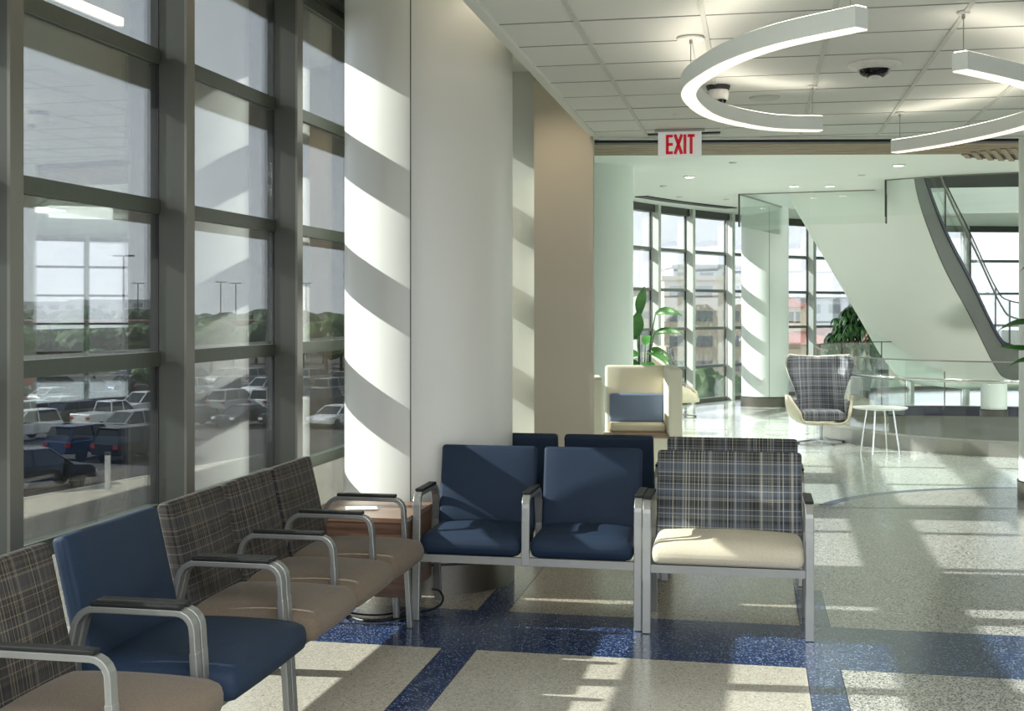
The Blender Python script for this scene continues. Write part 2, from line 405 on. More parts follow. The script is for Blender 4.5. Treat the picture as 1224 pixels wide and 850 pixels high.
def filled(outer, holes, z0, z1, name, mat, parent=None):
    """a flat slab with holes"""
    bm = bmesh.new(); edges = []
    for loop in [outer] + holes:
        vs = [bm.verts.new((p[0], p[1], z0)) for p in loop]
        for i in range(len(vs)): edges.append(bm.edges.new((vs[i], vs[(i + 1) % len(vs)])))
    bmesh.ops.triangle_fill(bm, edges=edges, use_beauty=True)
    r = bmesh.ops.extrude_face_region(bm, geom=list(bm.faces))
    for e in r['geom']:
        if isinstance(e, bmesh.types.BMVert): e.co.z = z1
    bmesh.ops.recalc_face_normals(bm, faces=bm.faces)
    me = bpy.data.meshes.new(name); bm.to_mesh(me); bm.free(); me.materials.append(mat)
    o = bpy.data.objects.new(name, me); C.objects.link(o)
    if parent: o.parent = parent
    return o

# ------------------------------------------------------------------ window wall
LEVELS = [0.68, 1.36, 2.04, 2.71, 3.39]
win_count = [0]
def bay(p0, p1, levels, head, base=0.0, blades=True, last=False, fin='mullion', cap='nose', tr='transom', bd=0.49, th=0.065, gl='glass'):
    win_count[0] += 1
    u = Vector((p1[0] - p0[0], p1[1] - p0[1])); L = u.length; u.normalize()
    w = sroot('window_%d' % win_count[0], (p0[0], p0[1], 0), math.atan2(-u.x, u.y))
    lim = [base + 0.07] + [z for z in levels if z < head - 0.1]
    MB().box(-0.175, -0.012, -0.042, 0.042, base, head).build('mullion', M[fin], w)
    MB().box(-0.012, 0.0, -0.042, 0.042, base, head).build('mullion_nose', M[cap], w)
    MB().box(-0.16, -0.13, 0.042, 0.056, base, head).box(-0.16, -0.135, L - 0.046, L - 0.042, base, head).build('gasket', M['gasket'], w)
    if last: MB().box(-0.175, 0.0, L - 0.042, L + 0.042, base, head).build('mullion', M[fin], w)
    MB().box(-0.20, -0.11, 0.05, L - 0.05, base, base + 0.07).build('sill', M['nose'], w)
    MB().box(-0.22, -0.06, 0.05, L - 0.05, head - 0.12, head).build('window_head', M['mullion'], w)
    lo = base + 0.07
    for z in [z for z in levels if z < head - 0.15] + [head - 0.12]:
        MB().box(-0.150, -0.142, 0.05, L - 0.046, lo, z).build('pane', M[gl], w)
        if z in levels:
            MB().box(-0.19, -0.125, 0.05, L - 0.05, z, z + th).build('transom', M[tr], w)
            if blades: MB().box(-bd, -0.19, 0.0, L, z, z + th - 0.005).build('sunshade', M['blade'], w)
            lo = z + th
    return w
def fx(y): return -2.46 + 0.02 * (y - 5.6)
fins = [(fx(1.4 * k), 1.4 * k) for k in range(1, 15)]
for i in range(len(fins) - 1):
    bay(fins[i], fins[i + 1], LEVELS, 3.62 if fins[i][1] < 11 else 3.34)
lobby = [fins[-1], (-1.92, 20.95), (-1.49, 22.1), (-0.98, 23.2), (-0.335, 24.45), (0.36, 25.45), (1.16, 26.45), (2.1, 27.45), (3.15, 28.3), (4.3, 28.95), (5.6, 29.35), (7.0, 29.5), (8.4, 29.35), (9.7, 28.9), (10.9, 28.2), (12.0, 27.3)]
LOBBY_LEVELS = [0.60, 1.27, 1.93, 2.60]
for i in range(len(lobby) - 1):
    bay(lobby[i], lobby[i + 1], LOBBY_LEVELS, 3.34, last=(i == len(lobby) - 2), fin='lobbyfin', cap='lobbyfin', tr='lobbytransom', bd=0.40, th=0.05, gl='lobbyglass')

# ------------------------------------------------------------------ floor with inlay
def superell(cx, cy, rx, ry, e, n=72):
    out = []
    for i in range(n):
        a = 2 * math.pi * i / n; c, s_ = math.cos(a), math.sin(a)
        out.append((cx + rx * math.copysign(abs(c) ** (2 / e), c), cy + ry * math.copysign(abs(s_) ** (2 / e), s_)))
    return out
PIT = superell(4.2, 19.75, 3.3, 4.15, 3.0)
OPENING = [(-0.2, 20.3), (1.86, 19.95), (1.72, 18.5), (2.4, 18.05), (3.3, 17.8), (4.5, 17.9), (6.0, 18.6), (7.3, 20.2), (7.6, 22.0), (7.0, 24.0), (5.5, 25.3), (3.0, 25.2), (0.6, 23.4)]
BUILDING = [(-3.1, 0.8), (9.5, 0.8), (9.5, 12.0), (12.2, 12.0), (12.2, 27.2)] + [(p[0] * 1.0 + 0.0, p[1] + 0.3) for p in lobby[::-1]][1:] + [(-2.75, 19.6)]
floor = struct(filled(BUILDING, [PIT], -0.30, -0.012, 'floor', M['joint']))
ARC = [(2.746 + 2.356 * math.cos(R(a)), 10.65 + 2.356 * math.sin(R(a))) for a in range(163, -5, -7)]
def panel(name, poly, mat):
    return MB().prism(poly, -0.02, 0.0).build(name, mat, floor)
g = 0.0015
def rect(x0, x1, y0, y1): return [(x0 + g, y0 + g), (x1 - g, y0 + g), (x1 - g, y1 - g), (x0 + g, y1 - g)]
SX0, SX1, TX0, TX1, CY0, CY1, FY = -1.45, -1.28, 0.235, 0.385, 6.215, 7.045, 11.32
panel('blue_stripe', rect(-2.95, 9.4, CY0, CY1), M['tz_blue'])
for (x0, x1) in ((SX0, SX1), (TX0, TX1)):
    panel('blue_stripe', rect(x0, x1, 0.9, CY0), M['tz_blue'])
panel('blue_stripe', rect(SX0, SX1, CY1, FY), M['tz_blue'])
panel('blue_stripe', rect(TX0, TX1, CY1, 7.95), M['tz_blue'])
panel('terrazzo_panel', rect(-2.95, SX0, 0.9, CY0), M['tz_warm'])
panel('terrazzo_panel', rect(SX1, TX0, 0.9, CY0), M['tz_warm'])
panel('terrazzo_panel', rect(TX1, 9.4, 0.9, CY0), M['tz_grey'])
panel('terrazzo_panel', rect(-2.95, SX0, CY1, FY), M['tz_tan'])
panel('terrazzo_panel', rect(SX1, TX0, CY1, FY), M['tz_tan'])
arc_in = [(2.746 + 2.25 * math.cos(R(a)), 10.65 + 2.25 * math.sin(R(a))) for a in range(160, 10, -6)]
arc_out = [(2.746 + 2.356 * math.cos(R(a)), 10.65 + 2.356 * math.sin(R(a))) for a in range(160, 10, -6)]
panel('terrazzo_panel', [(TX0 + g, 7.95), (TX1 - g, 7.95), (TX1 + g, CY1 + g), (9.4, CY1 + g), (9.4, arc_in[-1][1])] + arc_in[::-1] + [(TX0 + g, arc_in[0][1])], M['tz_grey'])
panel('blue_arc', arc_out + arc_in[::-1], M['tz_blue'])
# lobby terrazzo: the field beyond the arc, around the stair opening
lob_outer = [(-2.95, FY), (TX0, FY), (arc_out[0][0] - 0.0, arc_out[0][1] + 0.002)] + [(p[0], p[1] + 0.002) for p in arc_out[1:]] + [(9.4, arc_out[-1][1]), (9.4, 12.1), (12.1, 12.1), (12.1, 27.1)] + [(p[0] * 1.0, p[1] + 0.2) for p in lobby[::-1]][1:] + [(-2.6, 19.6)]
filled(lob_outer, [PIT], -0.011, 0.0, 'terrazzo_panel', M['tz_lobby'], floor)
jn = MB(); jn.prism([(0.48, 11.27), (9.3, 12.86), (9.3, 12.875), (0.48, 11.285)], 0.0, 0.0012)
jn.build('joint_strip', M['joint'], floor)
# pit below the floor opening
struct(MB().strip([(*p,) for p in PIT], (-0.02, 0.02, -4.2, -0.17), closed=True).build('wall_pit', M['stringer']))
struct(MB().box(0, 8.5, 14.5, 25, -4.4, -4.2).build('floor_lower', M['tz_tan']))
tag(MB().strip(PIT, (-0.035, 0.03, -0.17, -0.012), closed=True).build('floor_edge_band', M['navypaint']), 'dark navy band capping the slab edge round the floor opening', 'edge trim')

# ------------------------------------------------------------------ ceilings
TE0, TES = 10.80 + 1.24 * 0.18, 0.18            # far edge of the tile ceiling: y = TE0 + TES * x
ceil = struct(MB().prism([(-1.235, 1.0), (9.5, 1.0), (9.5, TE0 + TES * 9.5), (-1.235, TE0 + TES * -1.235)], 3.02, 3.30).build('ceiling', M['grid']))
xs = [-1.235, -0.83, -0.23, 0.37, 0.97, 1.57, 2.17, 2.77, 3.37]
ys = [6.42 + 0.572 * k for k in range(-5, 8)]
tile_mesh = {}
def tile(x0, x1, y0, y1, y1b=None):
    key = (round(x1 - x0, 3), round(y1 - y0, 3)) if y1b is None else None
    if key and key in tile_mesh:
        o = bpy.data.objects.new('ceiling_tile', tile_mesh[key]); C.objects.link(o); o.parent = ceil
    else:
        w, d = x1 - x0, y1 - y0; e = (y1b - y0) if y1b is not None else d
        o = MB().prism([(0.012, 0.004), (w - 0.012, 0.004), (w - 0.012, e - 0.004), (0.012, d - 0.004)], 0, 0.02).build('ceiling_tile', M['tile'], ceil)
        if key: tile_mesh[key] = o.data
    o.location = (x0, y0, 3.0 + random.uniform(0.004, 0.006)); return o
for i in range(len(xs) - 1):
    for j in range(len(ys) - 1):
        tile(xs[i], xs[i + 1], ys[j], ys[j + 1])
    yl = ys[-1]
    a_, b_ = TE0 + TES * xs[i], TE0 + TES * xs[i + 1]
    if a_ - yl > 0.62:
        tile(xs[i], xs[i + 1], yl, yl + 0.572); yl += 0.572
    tile(xs[i], xs[i + 1], yl, a_, b_)
for x in xs[1:]:
    MB().box(x - 0.012, x + 0.012, 1.0, TE0 + TES * x, 2.998, 3.021).build('ceiling_runner', M['grid'], ceil)
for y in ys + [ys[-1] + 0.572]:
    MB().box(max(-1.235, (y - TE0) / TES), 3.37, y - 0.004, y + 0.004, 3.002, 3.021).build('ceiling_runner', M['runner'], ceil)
MB().box(-1.26, -1.21, 1.0, TE0 + TES * -1.235, 2.985, 3.30).build('ceiling_edge', M['white'], ceil)
MB().prism([(-1.26, TE0 + TES * -1.26 - 0.04), (9.5, TE0 + TES * 9.5 - 0.04), (9.5, TE0 + TES * 9.5), (-1.26, TE0 + TES * -1.26)], 2.985, 3.30).build('ceiling_edge', M['white'], ceil)
struct(MB().box(-3.1, -1.2, 1.0, 11.4, 3.62, 3.70).build('ceiling_window_side', M['white']))
struct(MB().box(-1.26, -1.20, 1.0, 11.4, 3.30, 3.70).build('trim_1', M['white']))
struct(MB().box(-3.1, -1.2, 11.3, 11.4, 3.34, 3.70).build('trim_2', M['white']))
LC = [(-3.0, 11.35), (-1.3, 11.35), (-1.3, 10.55), (9.5, 12.4), (12.3, 12.4), (12.3, 27.2)] + [(p[0] * 1.02, p[1] + 0.35) for p in lobby[::-1]][1:] + [(-2.9, 19.6)]
lobc = struct(filled(LC, [OPENING], 3.34, 3.80, 'ceiling_lobby', M['lobby_white']))
# band of narrow oak slats in the lobby ceiling
bnd = sroot('ceiling_slat_band')
for k in range(9):
    y0 = 13.35 + k * 0.14
    MB().prism([(-1.8, y0), (6.0, y0 + 1.4), (6.0, y0 + 1.51), (-1.8, y0 + 0.11)], 3.30, 3.338).build('slat', M['slat'], bnd)
MB().prism([(-1.8, 13.2), (6.0, 14.6), (6.0, 14.74), (-1.8, 13.34)], 3.27, 3.338).build('shadow_gap', M['black'], bnd)
# dark curved slot diffuser near the far glass
slot = smooth_path([(-1.75, 20.4), (-1.35, 21.4), (-0.85, 22.35), (-0.45, 23.05)], 6)
tag(MB().strip([(p.x, p.y) for p in [Vector((q[0], q[1])) for q in slot]], (0.0, 0.22, 3.325, 3.338)).build('slot_diffuser', M['black']), 'long curved black slot diffuser in the lobby ceiling beside the far windows', 'air vent')
# oval oak ceiling recess at the right
ov = thing('oval_ceiling_recess', 'oval recess of diagonal oak slats in the white lobby ceiling at right', 'ceiling recess', (3.65, 15.45, 3.30))
oval = [(1.42 * math.cos(2 * math.pi * i / 48), 0.85 * math.sin(2 * math.pi * i / 48)) for i in range(48)]
MB().prism(oval, 0.02, 0.038).build('backing', M['black'], ov)
for k in range(-13, 14):
    x = k * 0.105
    h = 0.85 * math.sqrt(max(0, 1 - (abs(x) / 1.42) ** 2)) - 0.03
    if h > 0.08:
        MB().prism([(x - 0.03 - h * 0.25, -h), (x + 0.03 - h * 0.25, -h), (x + 0.03 + h * 0.25, h), (x - 0.03 + h * 0.25, h)], -0.01, 0.02).build('slat', M['slat'], ov)
# upper storey seen through the ceiling opening
UP = [(-2.6, 14.0), (-2.35, 19.6)] + [(p[0], p[1]) for p in lobby[1:]] + [(12.2, 14.0)]
struct(MB().strip(UP, (-0.12, 0.0, 3.8, 6.6), closed=True).build('wall_upper', M['stringer']))
struct(MB().prism(UP, 6.6, 6.7).build('ceiling_upper', M['white']))

# ------------------------------------------------------------------ walls, pier, columns
struct(MB().box(9.5, 9.65, 0.8, 12.4, -0.3, 3.8).build('wall_right', M['walnut']))
struct(MB().box(9.5, 12.3, 12.1, 12.25, -0.3, 3.8).box(12.15, 12.3, 12.1, 27.3, -0.3, 3.8).build('wall_far_right', M['lobby_white']))
pier = struct(MB().box(0, 0.46, 0, 0.6, 0, 3.66).build('wall_pier', M['beige'])); pier.location = (-1.70, 10.52, 0); pier.rotation_euler = (0, 0, R(5))
MB().box(0.455, 0.466, -0.004, 0.08, 0, 3.66).build('corner_guard', M['beige'], pier)
struct(MB().box(-2.36, -1.70, 11.12, 11.25, 0, 3.66).build('wall_left', M['white']))
def column(name_label, x, y, r, top, base_h, mat, seam=None):
    t = thing('round_column', name_label, 'column', (x, y, 0))
    MB().lathe([(r, base_h), (r, top)], seg=64).build('shaft', mat, t, smooth=True)
    MB().lathe([(r + 0.012, 0), (r + 0.012, base_h)], seg=64).build('base', M['basesteel'], t, smooth=True)
    MB().lathe([(r + 0.014, base_h - 0.004), (r + 0.014, base_h + 0.008), (r - 0.005, base_h + 0.008)], seg=64, cap=False).build('base_shadow_gap', M['black'], t)  # black ring stands in for the shade in the gap above the base
    if seam:
        for a in seam:
            MB().box(r - 0.003, r + 0.001, -0.003, 0.003, base_h, top).build('seam', M['joint'], t).rotation_euler = (0, 0, R(a))
    return t
c1 = column('thick white round column with a steel base behind the blue chairs', -1.91, 7.84, 0.505, 3.62, 0.17, M['column'], [-88])
MB().lathe([(0.50, 3.585), (0.535, 3.59), (0.535, 3.618)], seg=64).build('collar', M['white'], c1, smooth=True)
column('white round column half hidden behind the beige pier', -1.91, 16.2, 0.5, 3.34, 0.15, M['lobby_white'])
c3 = column('white round column in front of the far curved windows', 0.2, 23.16, 0.39, 3.34, 0.16, M['lobby_white'], [-80])
MB().box(0.0, 0.006, -0.04, 0.04, 0.36, 0.48).build('outlet_plate', M['offwhite'], c3).matrix_local = Matrix.Rotation(R(-102), 4, 'Z') @ Matrix.Translation((0.388, 0, 0))
column('white column at the right edge of the view', 2.53, 12.2, 0.3, 3.34, 0.15, M['column'])

# ------------------------------------------------------------------ ceiling fittings and lights
def ring(pts, label):
    t = thing('pendant_ring_light', label, 'light', (pts[0][0], pts[0][1], 2.72), 0, 'curved pendant lights')
    ox, oy = pts[0]
    pth = smooth_path([(p[0] - ox, p[1] - oy, 0) for p in pts], 7)
    MB().strip(pth, (-0.04, 0.04, 0.006, 0.09)).build('housing', M['lampbody'], t, smooth=True)
    MB().strip(pth, (-0.036, 0.036, 0.0, 0.006)).build('diffuser', M['lamp'], t)
    MB().strip(pth, (-0.03, 0.03, 0.09, 0.094)).build('uplight', M['uplamp'], t)
    return t, pth
def cable(t, x, y, canopy=0.03):
    ox, oy = t.location.x, t.location.y
    c = MB().lathe([(canopy, 0.27), (canopy, 0.28)], x - ox, y - oy, 20).build('canopy', M['offwhite'], t)
    MB().tube([(x - ox, y - oy, 0.09), (x - ox, y - oy, 0.27)], 0.0025, 6).build('cable', M['steel'], t)
    MB().tube([(x - ox, y - oy, 0.25), (x - ox, y - oy, 0.27)], 0.008, 8).build('cable_grip', M['steel'], t)
r1, p1 = ring([(0.42, 5.50), (0.12, 5.78), (-0.08, 6.10), (-0.21, 6.44), (-0.30, 6.78), (-0.325, 7.15), (-0.26, 7.70), (-0.12, 8.10), (0.12, 8.45), (0.41, 8.58)], 'nearer curved white pendant light hanging beside the exit sign')
cable(r1, -0.31, 6.92, 0.07); cable(r1, 0.36, 8.56); cable(r1, 0.38, 5.54)
MB().tube([(-0.31 - 0.42 + 0.03, 6.95 - 5.5, 0.095), (-0.31 - 0.42 + 0.02, 6.94 - 5.5, 0.18), (-0.31 - 0.42 + 0.005, 6.93 - 5.5, 0.27)], 0.004, 6).build('power_cord', M['offwhite'], r1)
r2, p2 = ring([(0.94, 6.56), (1.15, 6.83), (1.36, 7.14), (1.55, 7.55), (1.65, 8.0), (1.66, 8.45), (1.55, 8.9), (1.35, 9.35), (1.15, 9.68), (0.98, 9.88)], 'farther curved white pendant light cut by the right edge')
cable(r2, 0.96, 6.59); cable(r2, 1.01, 9.84)

ex = thing('exit_sign', 'white exit sign with red letters hanging from the ceiling edge', 'sign', (-0.55, 10.42, 2.79))
MB().box(-0.165, 0.165, -0.012, 0.012, 0, 0.195).build('sign_panel', M['exitface'], ex)
MB().box(-0.19, 0.19, -0.03, 0.03, 0.195, 0.212).build('mounting_bar', M['steel'], ex)
def letters(parent, mat, y=-0.0165):
    e = 0.026
    def bar(mb, x0, z0, x1, z1, w):
        d = Vector((x1 - x0, z1 - z0)); n = Vector((-d.y, d.x)).normalized() * w / 2
        q = [(x0 + n.x, z0 + n.y), (x1 + n.x, z1 + n.y), (x1 - n.x, z1 - n.y), (x0 - n.x, z0 - n.y)]
        mb.add([(p[0], y, p[1]) for p in q] + [(p[0], y + 0.004, p[1]) for p in q], [(0, 1, 2, 3), (7, 6, 5, 4), (0, 4, 5, 1), (1, 5, 6, 2), (2, 6, 7, 3), (3, 7, 4, 0)])
    z0, z1 = 0.022, 0.172; w = 0.022
    E = MB(); bar(E, -0.094, z0, -0.094, z1, w); [bar(E, -0.105, z, -0.052, z, w) for z in (z0 + w / 2, (z0 + z1) / 2, z1 - w / 2)]
    X = MB(); bar(X, -0.036, z0, 0.016, z1, w * 1.05); bar(X, -0.036, z1, 0.016, z0, w * 1.05)
    I = MB(); bar(I, 0.040, z0, 0.040, z1, w)
    T = MB(); bar(T, 0.087, z0, 0.087, z1, w); bar(T, 0.060, z1 - w / 2, 0.114, z1 - w / 2, w)
    for m in (E, X, I, T): m.build('letter', mat, parent)
letters(ex, M['red'])

dm = thing('dome_camera', 'large white rimmed ceiling camera with a black dome', 'camera', (0.67, 7.87, 2.985))
MB().lathe([(0.085, -0.02), (0.115, -0.012), (0.145, 0.004), (0.145, 0.018)], seg=32).build('rim', M['offwhite'], dm, smooth=True)
MB().lathe([(0.004, -0.066), (0.05, -0.060), (0.08, -0.040), (0.092, -0.014)], seg=32).build('dome', M['dome'], dm, smooth=True)
MB().lathe([(0.02, -0.075), (0.035, -0.065), (0.035, -0.05)], 0, -0.02, 16).build('lens_ring', M['offwhite'], dm, smooth=True)
wc = thing('security_camera', 'small white turret camera on the ceiling inside the curved light', 'camera', (-0.21, 8.44, 2.90))
MB().lathe([(0.03, 0.0), (0.06, 0.012), (0.066, 0.05), (0.06, 0.075)], seg=24).build('body', M['offwhite'], wc, smooth=True)
MB().lathe([(0.068, 0.075), (0.075, 0.10)], seg=24).build('mount', M['black'], wc)
MB().lathe([(0.004, -0.018), (0.024, -0.012), (0.028, 0.006)], 0.025, -0.045, 16).build('lens', M['dome'], wc, smooth=True)
sp = tag(MB().lathe([(0.085, 2.992), (0.10, 2.998), (0.10, 3.003)], 0.076, 8.98, 28).build('ceiling_speaker', M['grid']), 'round flush speaker grille in the tile ceiling', 'speaker')
tag(MB().lathe([(0.035, 2.993), (0.04, 3.004)], -0.52, 9.6, 20).build('sprinkler_cover', M['offwhite']), 'small round sprinkler cover in the ceiling tile before the exit sign', 'sprinkler')
tag(MB().box(-0.81, -0.25, 10.62, 10.70, 2.992, 3.006).build('slot_diffuser', M['black']), 'short straight black slot diffuser in the tile ceiling behind the exit sign', 'air vent')
dl_pts = [(824, 211), (949, 222), (992, 222), (1074, 197), (1192, 182)]
for i, (px, y) in enumerate(dl_pts):
    D = 1.73 * 1600 / (371 - y); p = at(px, D)
    lab = ['recessed downlight in the lobby ceiling above the tall plant', 'recessed downlight in the lobby ceiling left of the glass curtain middle', 'recessed downlight in the lobby ceiling above the middle of the glass curtain', 'recessed downlight in the lobby ceiling near the curved glass', 'recessed downlight in the lobby ceiling beside the oval recess'][i]
    t = thing('downlight', lab, 'light', (p.x, p.y, 3.325), 0, 'lobby downlights')
    MB().lathe([(0.06, 0.004), (0.075, 0.0), (0.075, 0.012)], seg=20).build('trim_ring', M['offwhite'], t)
    MB().lathe([(0.055, 0.002), (0.055, 0.008)], seg=20).build('lens', M['downlight'], t)
    l = bpy.data.lights.new('downlight_lamp', 'SPOT'); l.energy = 140; l.spot_size = R(130); l.spot_blend = 0.8; l.shadow_soft_size = 0.06; l.color = (1, 0.97, 0.9)
    lo = bpy.data.objects.new('downlight_lamp', l); C.objects.link(lo); lo.parent = t; lo.location = (0, 0, -0.02)
for i, (px, y) in enumerate([(793, 222), (812, 235), (868, 238), (876, 194), (1030, 209)]):
    D = 1.73 * 1600 / (371 - y); p = at(px, D)
    tag(MB().lathe([(0.04, 3.325), (0.05, 3.339)], p.x, p.y, 18).build('sprinkler_cover', M['grid']),
        ['round sprinkler cover left of the lit downlight above the plant', 'round sprinkler cover below the lit downlight above the plant', 'round sprinkler cover beside the curved black slot', 'round sprinkler cover in the lobby ceiling right of the exit sign', 'round sprinkler cover above the glass curtain'][i], 'sprinkler', 'lobby sprinkler covers')
cv = thing('cove_light', 'slim linear light on the ceiling edge washing the thick column', 'light', (-1.285, 6.5, 3.40))
MB().box(-0.012, 0.022, -1.3, 1.15, -0.03, 0.03).build('housing', M['offwhite'], cv)
MB().box(-0.018, -0.012, -1.28, 1.13, -0.024, 0.024).build('lens', M['cove'], cv)
t = thing('wall_washer', 'recessed lamp washing the top of the beige pier', 'light', (-1.42, 9.75, 3.6))
MB().lathe([(0.05, 0.0), (0.06, 0.02)], seg=16).build('trim_ring', M['offwhite'], t)
l = bpy.data.lights.new('wall_washer_lamp', 'SPOT'); l.energy = 26; l.spot_size = R(95); l.spot_blend = 0.9; l.shadow_soft_size = 0.04; l.color = (1, 0.80, 0.58)
lo = bpy.data.objects.new('wall_washer_lamp', l); C.objects.link(lo); lo.parent = t; lo.location = (0, 0, -0.02); lo.rotation_euler = (R(20), 0, 0)

# ------------------------------------------------------------------ waiting room seating
def arm_path(full):
    top = 0.648; fr = 0.035; r = 0.055
    pts = [(fr - 0.004, 0.52), (fr, top - r)]
    for k in range(1, 6):
        a = R(90 * k / 5); pts.append((fr + r - r * math.cos(a), top - r + r * math.sin(a)))
    ye = 0.37; r2 = 0.075
    pts.append((ye, top))
    for k in range(1, 6):
        a = R(72 * k / 5); pts.append((ye + r2 * math.sin(a), top - r2 + r2 * math.cos(a)))
    pts.append((0.475, 0.45))
    return pts
def seating(name, label, cat, loc, rz, widths, back, seat, seat_front=0.0, group=None, seat_crown=0.03, back_tops=0.865):
    t = thing(name, label, cat, loc, rz, group)
    xs_ = [0.0]
    for w in widths: xs_.append(xs_[-1] + w)
    for i, x in enumerate(xs_):
        end = i in (0, len(xs_) - 1)
        a = MB().sweep_yz(arm_path(end), x, 0.042, 0.022).build('armrest', M['frame'], t, bevel=0.004)
        MB().box(x - 0.022, x + 0.022, 0.075, 0.385, 0.657, 0.673).build('arm_pad', M['pad'], a, bevel=0.005)
        if end:
            MB().sweep_yz([(0.0, 0.0), (0.032, 0.525)], x, 0.042, 0.026).build('leg', M['frame'], t, bevel=0.004)
            MB().sweep_yz([(0.475, 0.455), (0.47, 0.33), (0.52, 0.0)], x, 0.038, 0.026).build('leg', M['frame'], t, bevel=0.004)
        else:
            MB().sweep_yz([(0.022, 0.30), (0.032, 0.525)], x, 0.042, 0.026).build('arm_post', M['frame'], t, bevel=0.004)
            MB().sweep_yz([(0.475, 0.455), (0.47, 0.30)], x, 0.038, 0.026).build('arm_post', M['frame'], t, bevel=0.004)
    W = xs_[-1]
    MB().box(0.0, W, 0.012, 0.034, 0.302, 0.342).build('seat_rail', M['frame'], t)
    MB().box(0.0, W, 0.455, 0.485, 0.302, 0.342).build('seat_rail', M['frame'], t)
    for i, w in enumerate(widths):
        x0 = xs_[i]; cx = x0 + w / 2
        y0, y1 = seat_front - 0.01, 0.47
        MB().rbox(cx, (y0 + y1) / 2, 0.395, w - (0.046 if seat_front > -0.02 else 0.012), y1 - y0, 0.105, 0.042, seat_crown + 0.006, n=10, front=0.014).build('seat', seat, t, smooth=True)
        h = back_tops - 0.405
        b = MB().rbox(cx, 0.445, 0.405 + h / 2, w - 0.040, 0.062, h / math.cos(R(13)), 0.020, 0.0, n=9, tilt=R(13), front=0.012).build('backrest', back, t, smooth=True)
        MB().box(cx - w * 0.3, cx + w * 0.3, 0.47, 0.49, 0.33, 0.46).build('back_bracket', M['frame'], t)
    return t
FRX = -1.70
seating('waiting_chair', 'plaid back waiting chair with taupe seat at the lower left corner', 'chair', (FRX, 3.41, 0), R(90), [0.565], M['plaid'], M['taupe'], -0.07)
seating('waiting_chair', 'wide navy vinyl waiting chair beside the plaid bench by the window', 'chair', (FRX, 4.03, 0), R(90), [0.745], M['navy'], M['navy'], -0.07)
seating('waiting_bench', 'three seat plaid bench with taupe seats under the tall windows', 'bench', (FRX, 4.83, 0), R(90), [0.585, 0.585, 0.585], M['plaid'], M['taupe'], -0.07)
seating('waiting_bench', 'two seat blue bench facing us in front of the thick column', 'bench', (-1.715, 6.75, 0), 0, [0.575, 0.575], M['navy'], M['navy'], 0.0)
seating('waiting_chair', 'wide chair with blue plaid back and cream seat facing us', 'chair', (-0.519, 6.71, 0), 0, [0.79], M['plaidsunlit'], M['cream'], 0.0)
seating('waiting_bench', 'two seat dark blue bench facing away behind the front blue bench', 'bench', (-0.56, 8.60, 0), R(180), [0.575, 0.575], M['navy'], M['navy'], 0.0)
seating('waiting_chair', 'wide plaid chair facing away behind the cream seat chair', 'chair', (0.275, 8.55, 0), R(180), [0.79], M['plaidsunlit'], M['cream'], 0.0)

st = thing('side_table', 'walnut box side table in the corner between the two benches', 'table', (-2.02, 6.96, 0))
MB().box(-0.29, 0.27, -0.30, 0.29, 0.13, 0.515).build('cabinet', M['walnut'], st, bevel=0.003)
MB().box(-0.30, 0.28, -0.31, 0.30, 0.515, 0.54).build('table_top', M['walnut_top'], st, bevel=0.002)
for sx in (-0.23, 0.21):
    for sy in (-0.24, 0.23):
        MB().lathe([(0.016, 0), (0.022, 0.13)], sx, sy, 14).build('leg', M['frame'], st, smooth=True)
crd = thing('notice_card', 'small white card lying on the walnut side table', 'card', (-2.06, 6.93, 0.541), R(20))
MB().box(-0.085, 0.085, -0.06, 0.06, 0, 0.006).build('card', M['paper'], crd)
MB().box(-0.05, 0.05, -0.03, 0.03, 0.006, 0.007).build('print', M['grid'], crd)
cb = smooth_path([(-2.16, 6.92, 0.01), (-2.05, 6.70, 0.012), (-1.92, 6.62, 0.012), (-1.82, 6.68, 0.012), (-1.74, 6.85, 0.012), (-1.66, 6.95, 0.02), (-1.63, 7.02, 0.05), (-1.66, 7.06, 0.09), (-1.70, 7.05, 0.10)], 6)
tag(MB().tube(cb, 0.006, 6).build('power_cable', M['black'], smooth=True), 'black power cable lying on the floor under the side table', 'cable')
cb = smooth_path([(-2.2, 6.98, 0.01), (-2.1, 6.80, 0.012), (-1.95, 6.76, 0.012), (-1.86, 6.82, 0.012), (-1.83, 6.96, 0.012)], 6)
tag(MB().tube(cb, 0.005, 6).build('power_cable', M['black'], smooth=True), 'second thinner black cable behind the first under the side table', 'cable')

# ------------------------------------------------------------------ lobby furniture
bt = thing('booth_seat', 'cream high backed booth seat with blue back cushion behind the blue chairs', 'booth', tuple(at(779, 12.9).xy) + (0,), R(8))
MB().rbox(-0.12, 0.50, 0.53, 0.62, 0.10, 1.06, 0.03, 0).build('backrest', M['booth'], bt, smooth=True)
MB().rbox(0.21, 0.16, 0.53, 0.13, 0.78, 1.06, 0.03, 0).build('side_panel', M['booth'], bt, smooth=True)
MB().rbox(-0.53, 0.05, 0.485, 0.11, 0.62, 0.97, 0.03, 0).build('side_panel', M['booth'], bt, smooth=True)
MB().rbox(-0.12, 0.43, 0.64, 0.54, 0.06, 0.28, 0.02, 0).build('back_cushion', M['boothblue'], bt, smooth=True)
MB().box(-0.475, 0.145, -0.20, 0.42, 0.08, 0.40).build('seat_base', M['booth'], bt, bevel=0.01)
MB().box(-0.39, 0.16, -0.22, 0.42, 0.40, 0.43).build('ledge', M['walnut_top'], bt, bevel=0.004)
MB().box(-0.385, 0.145, 0.1, 0.42, 0.43, 0.50).build('seat', M['booth'], bt, bevel=0.015)

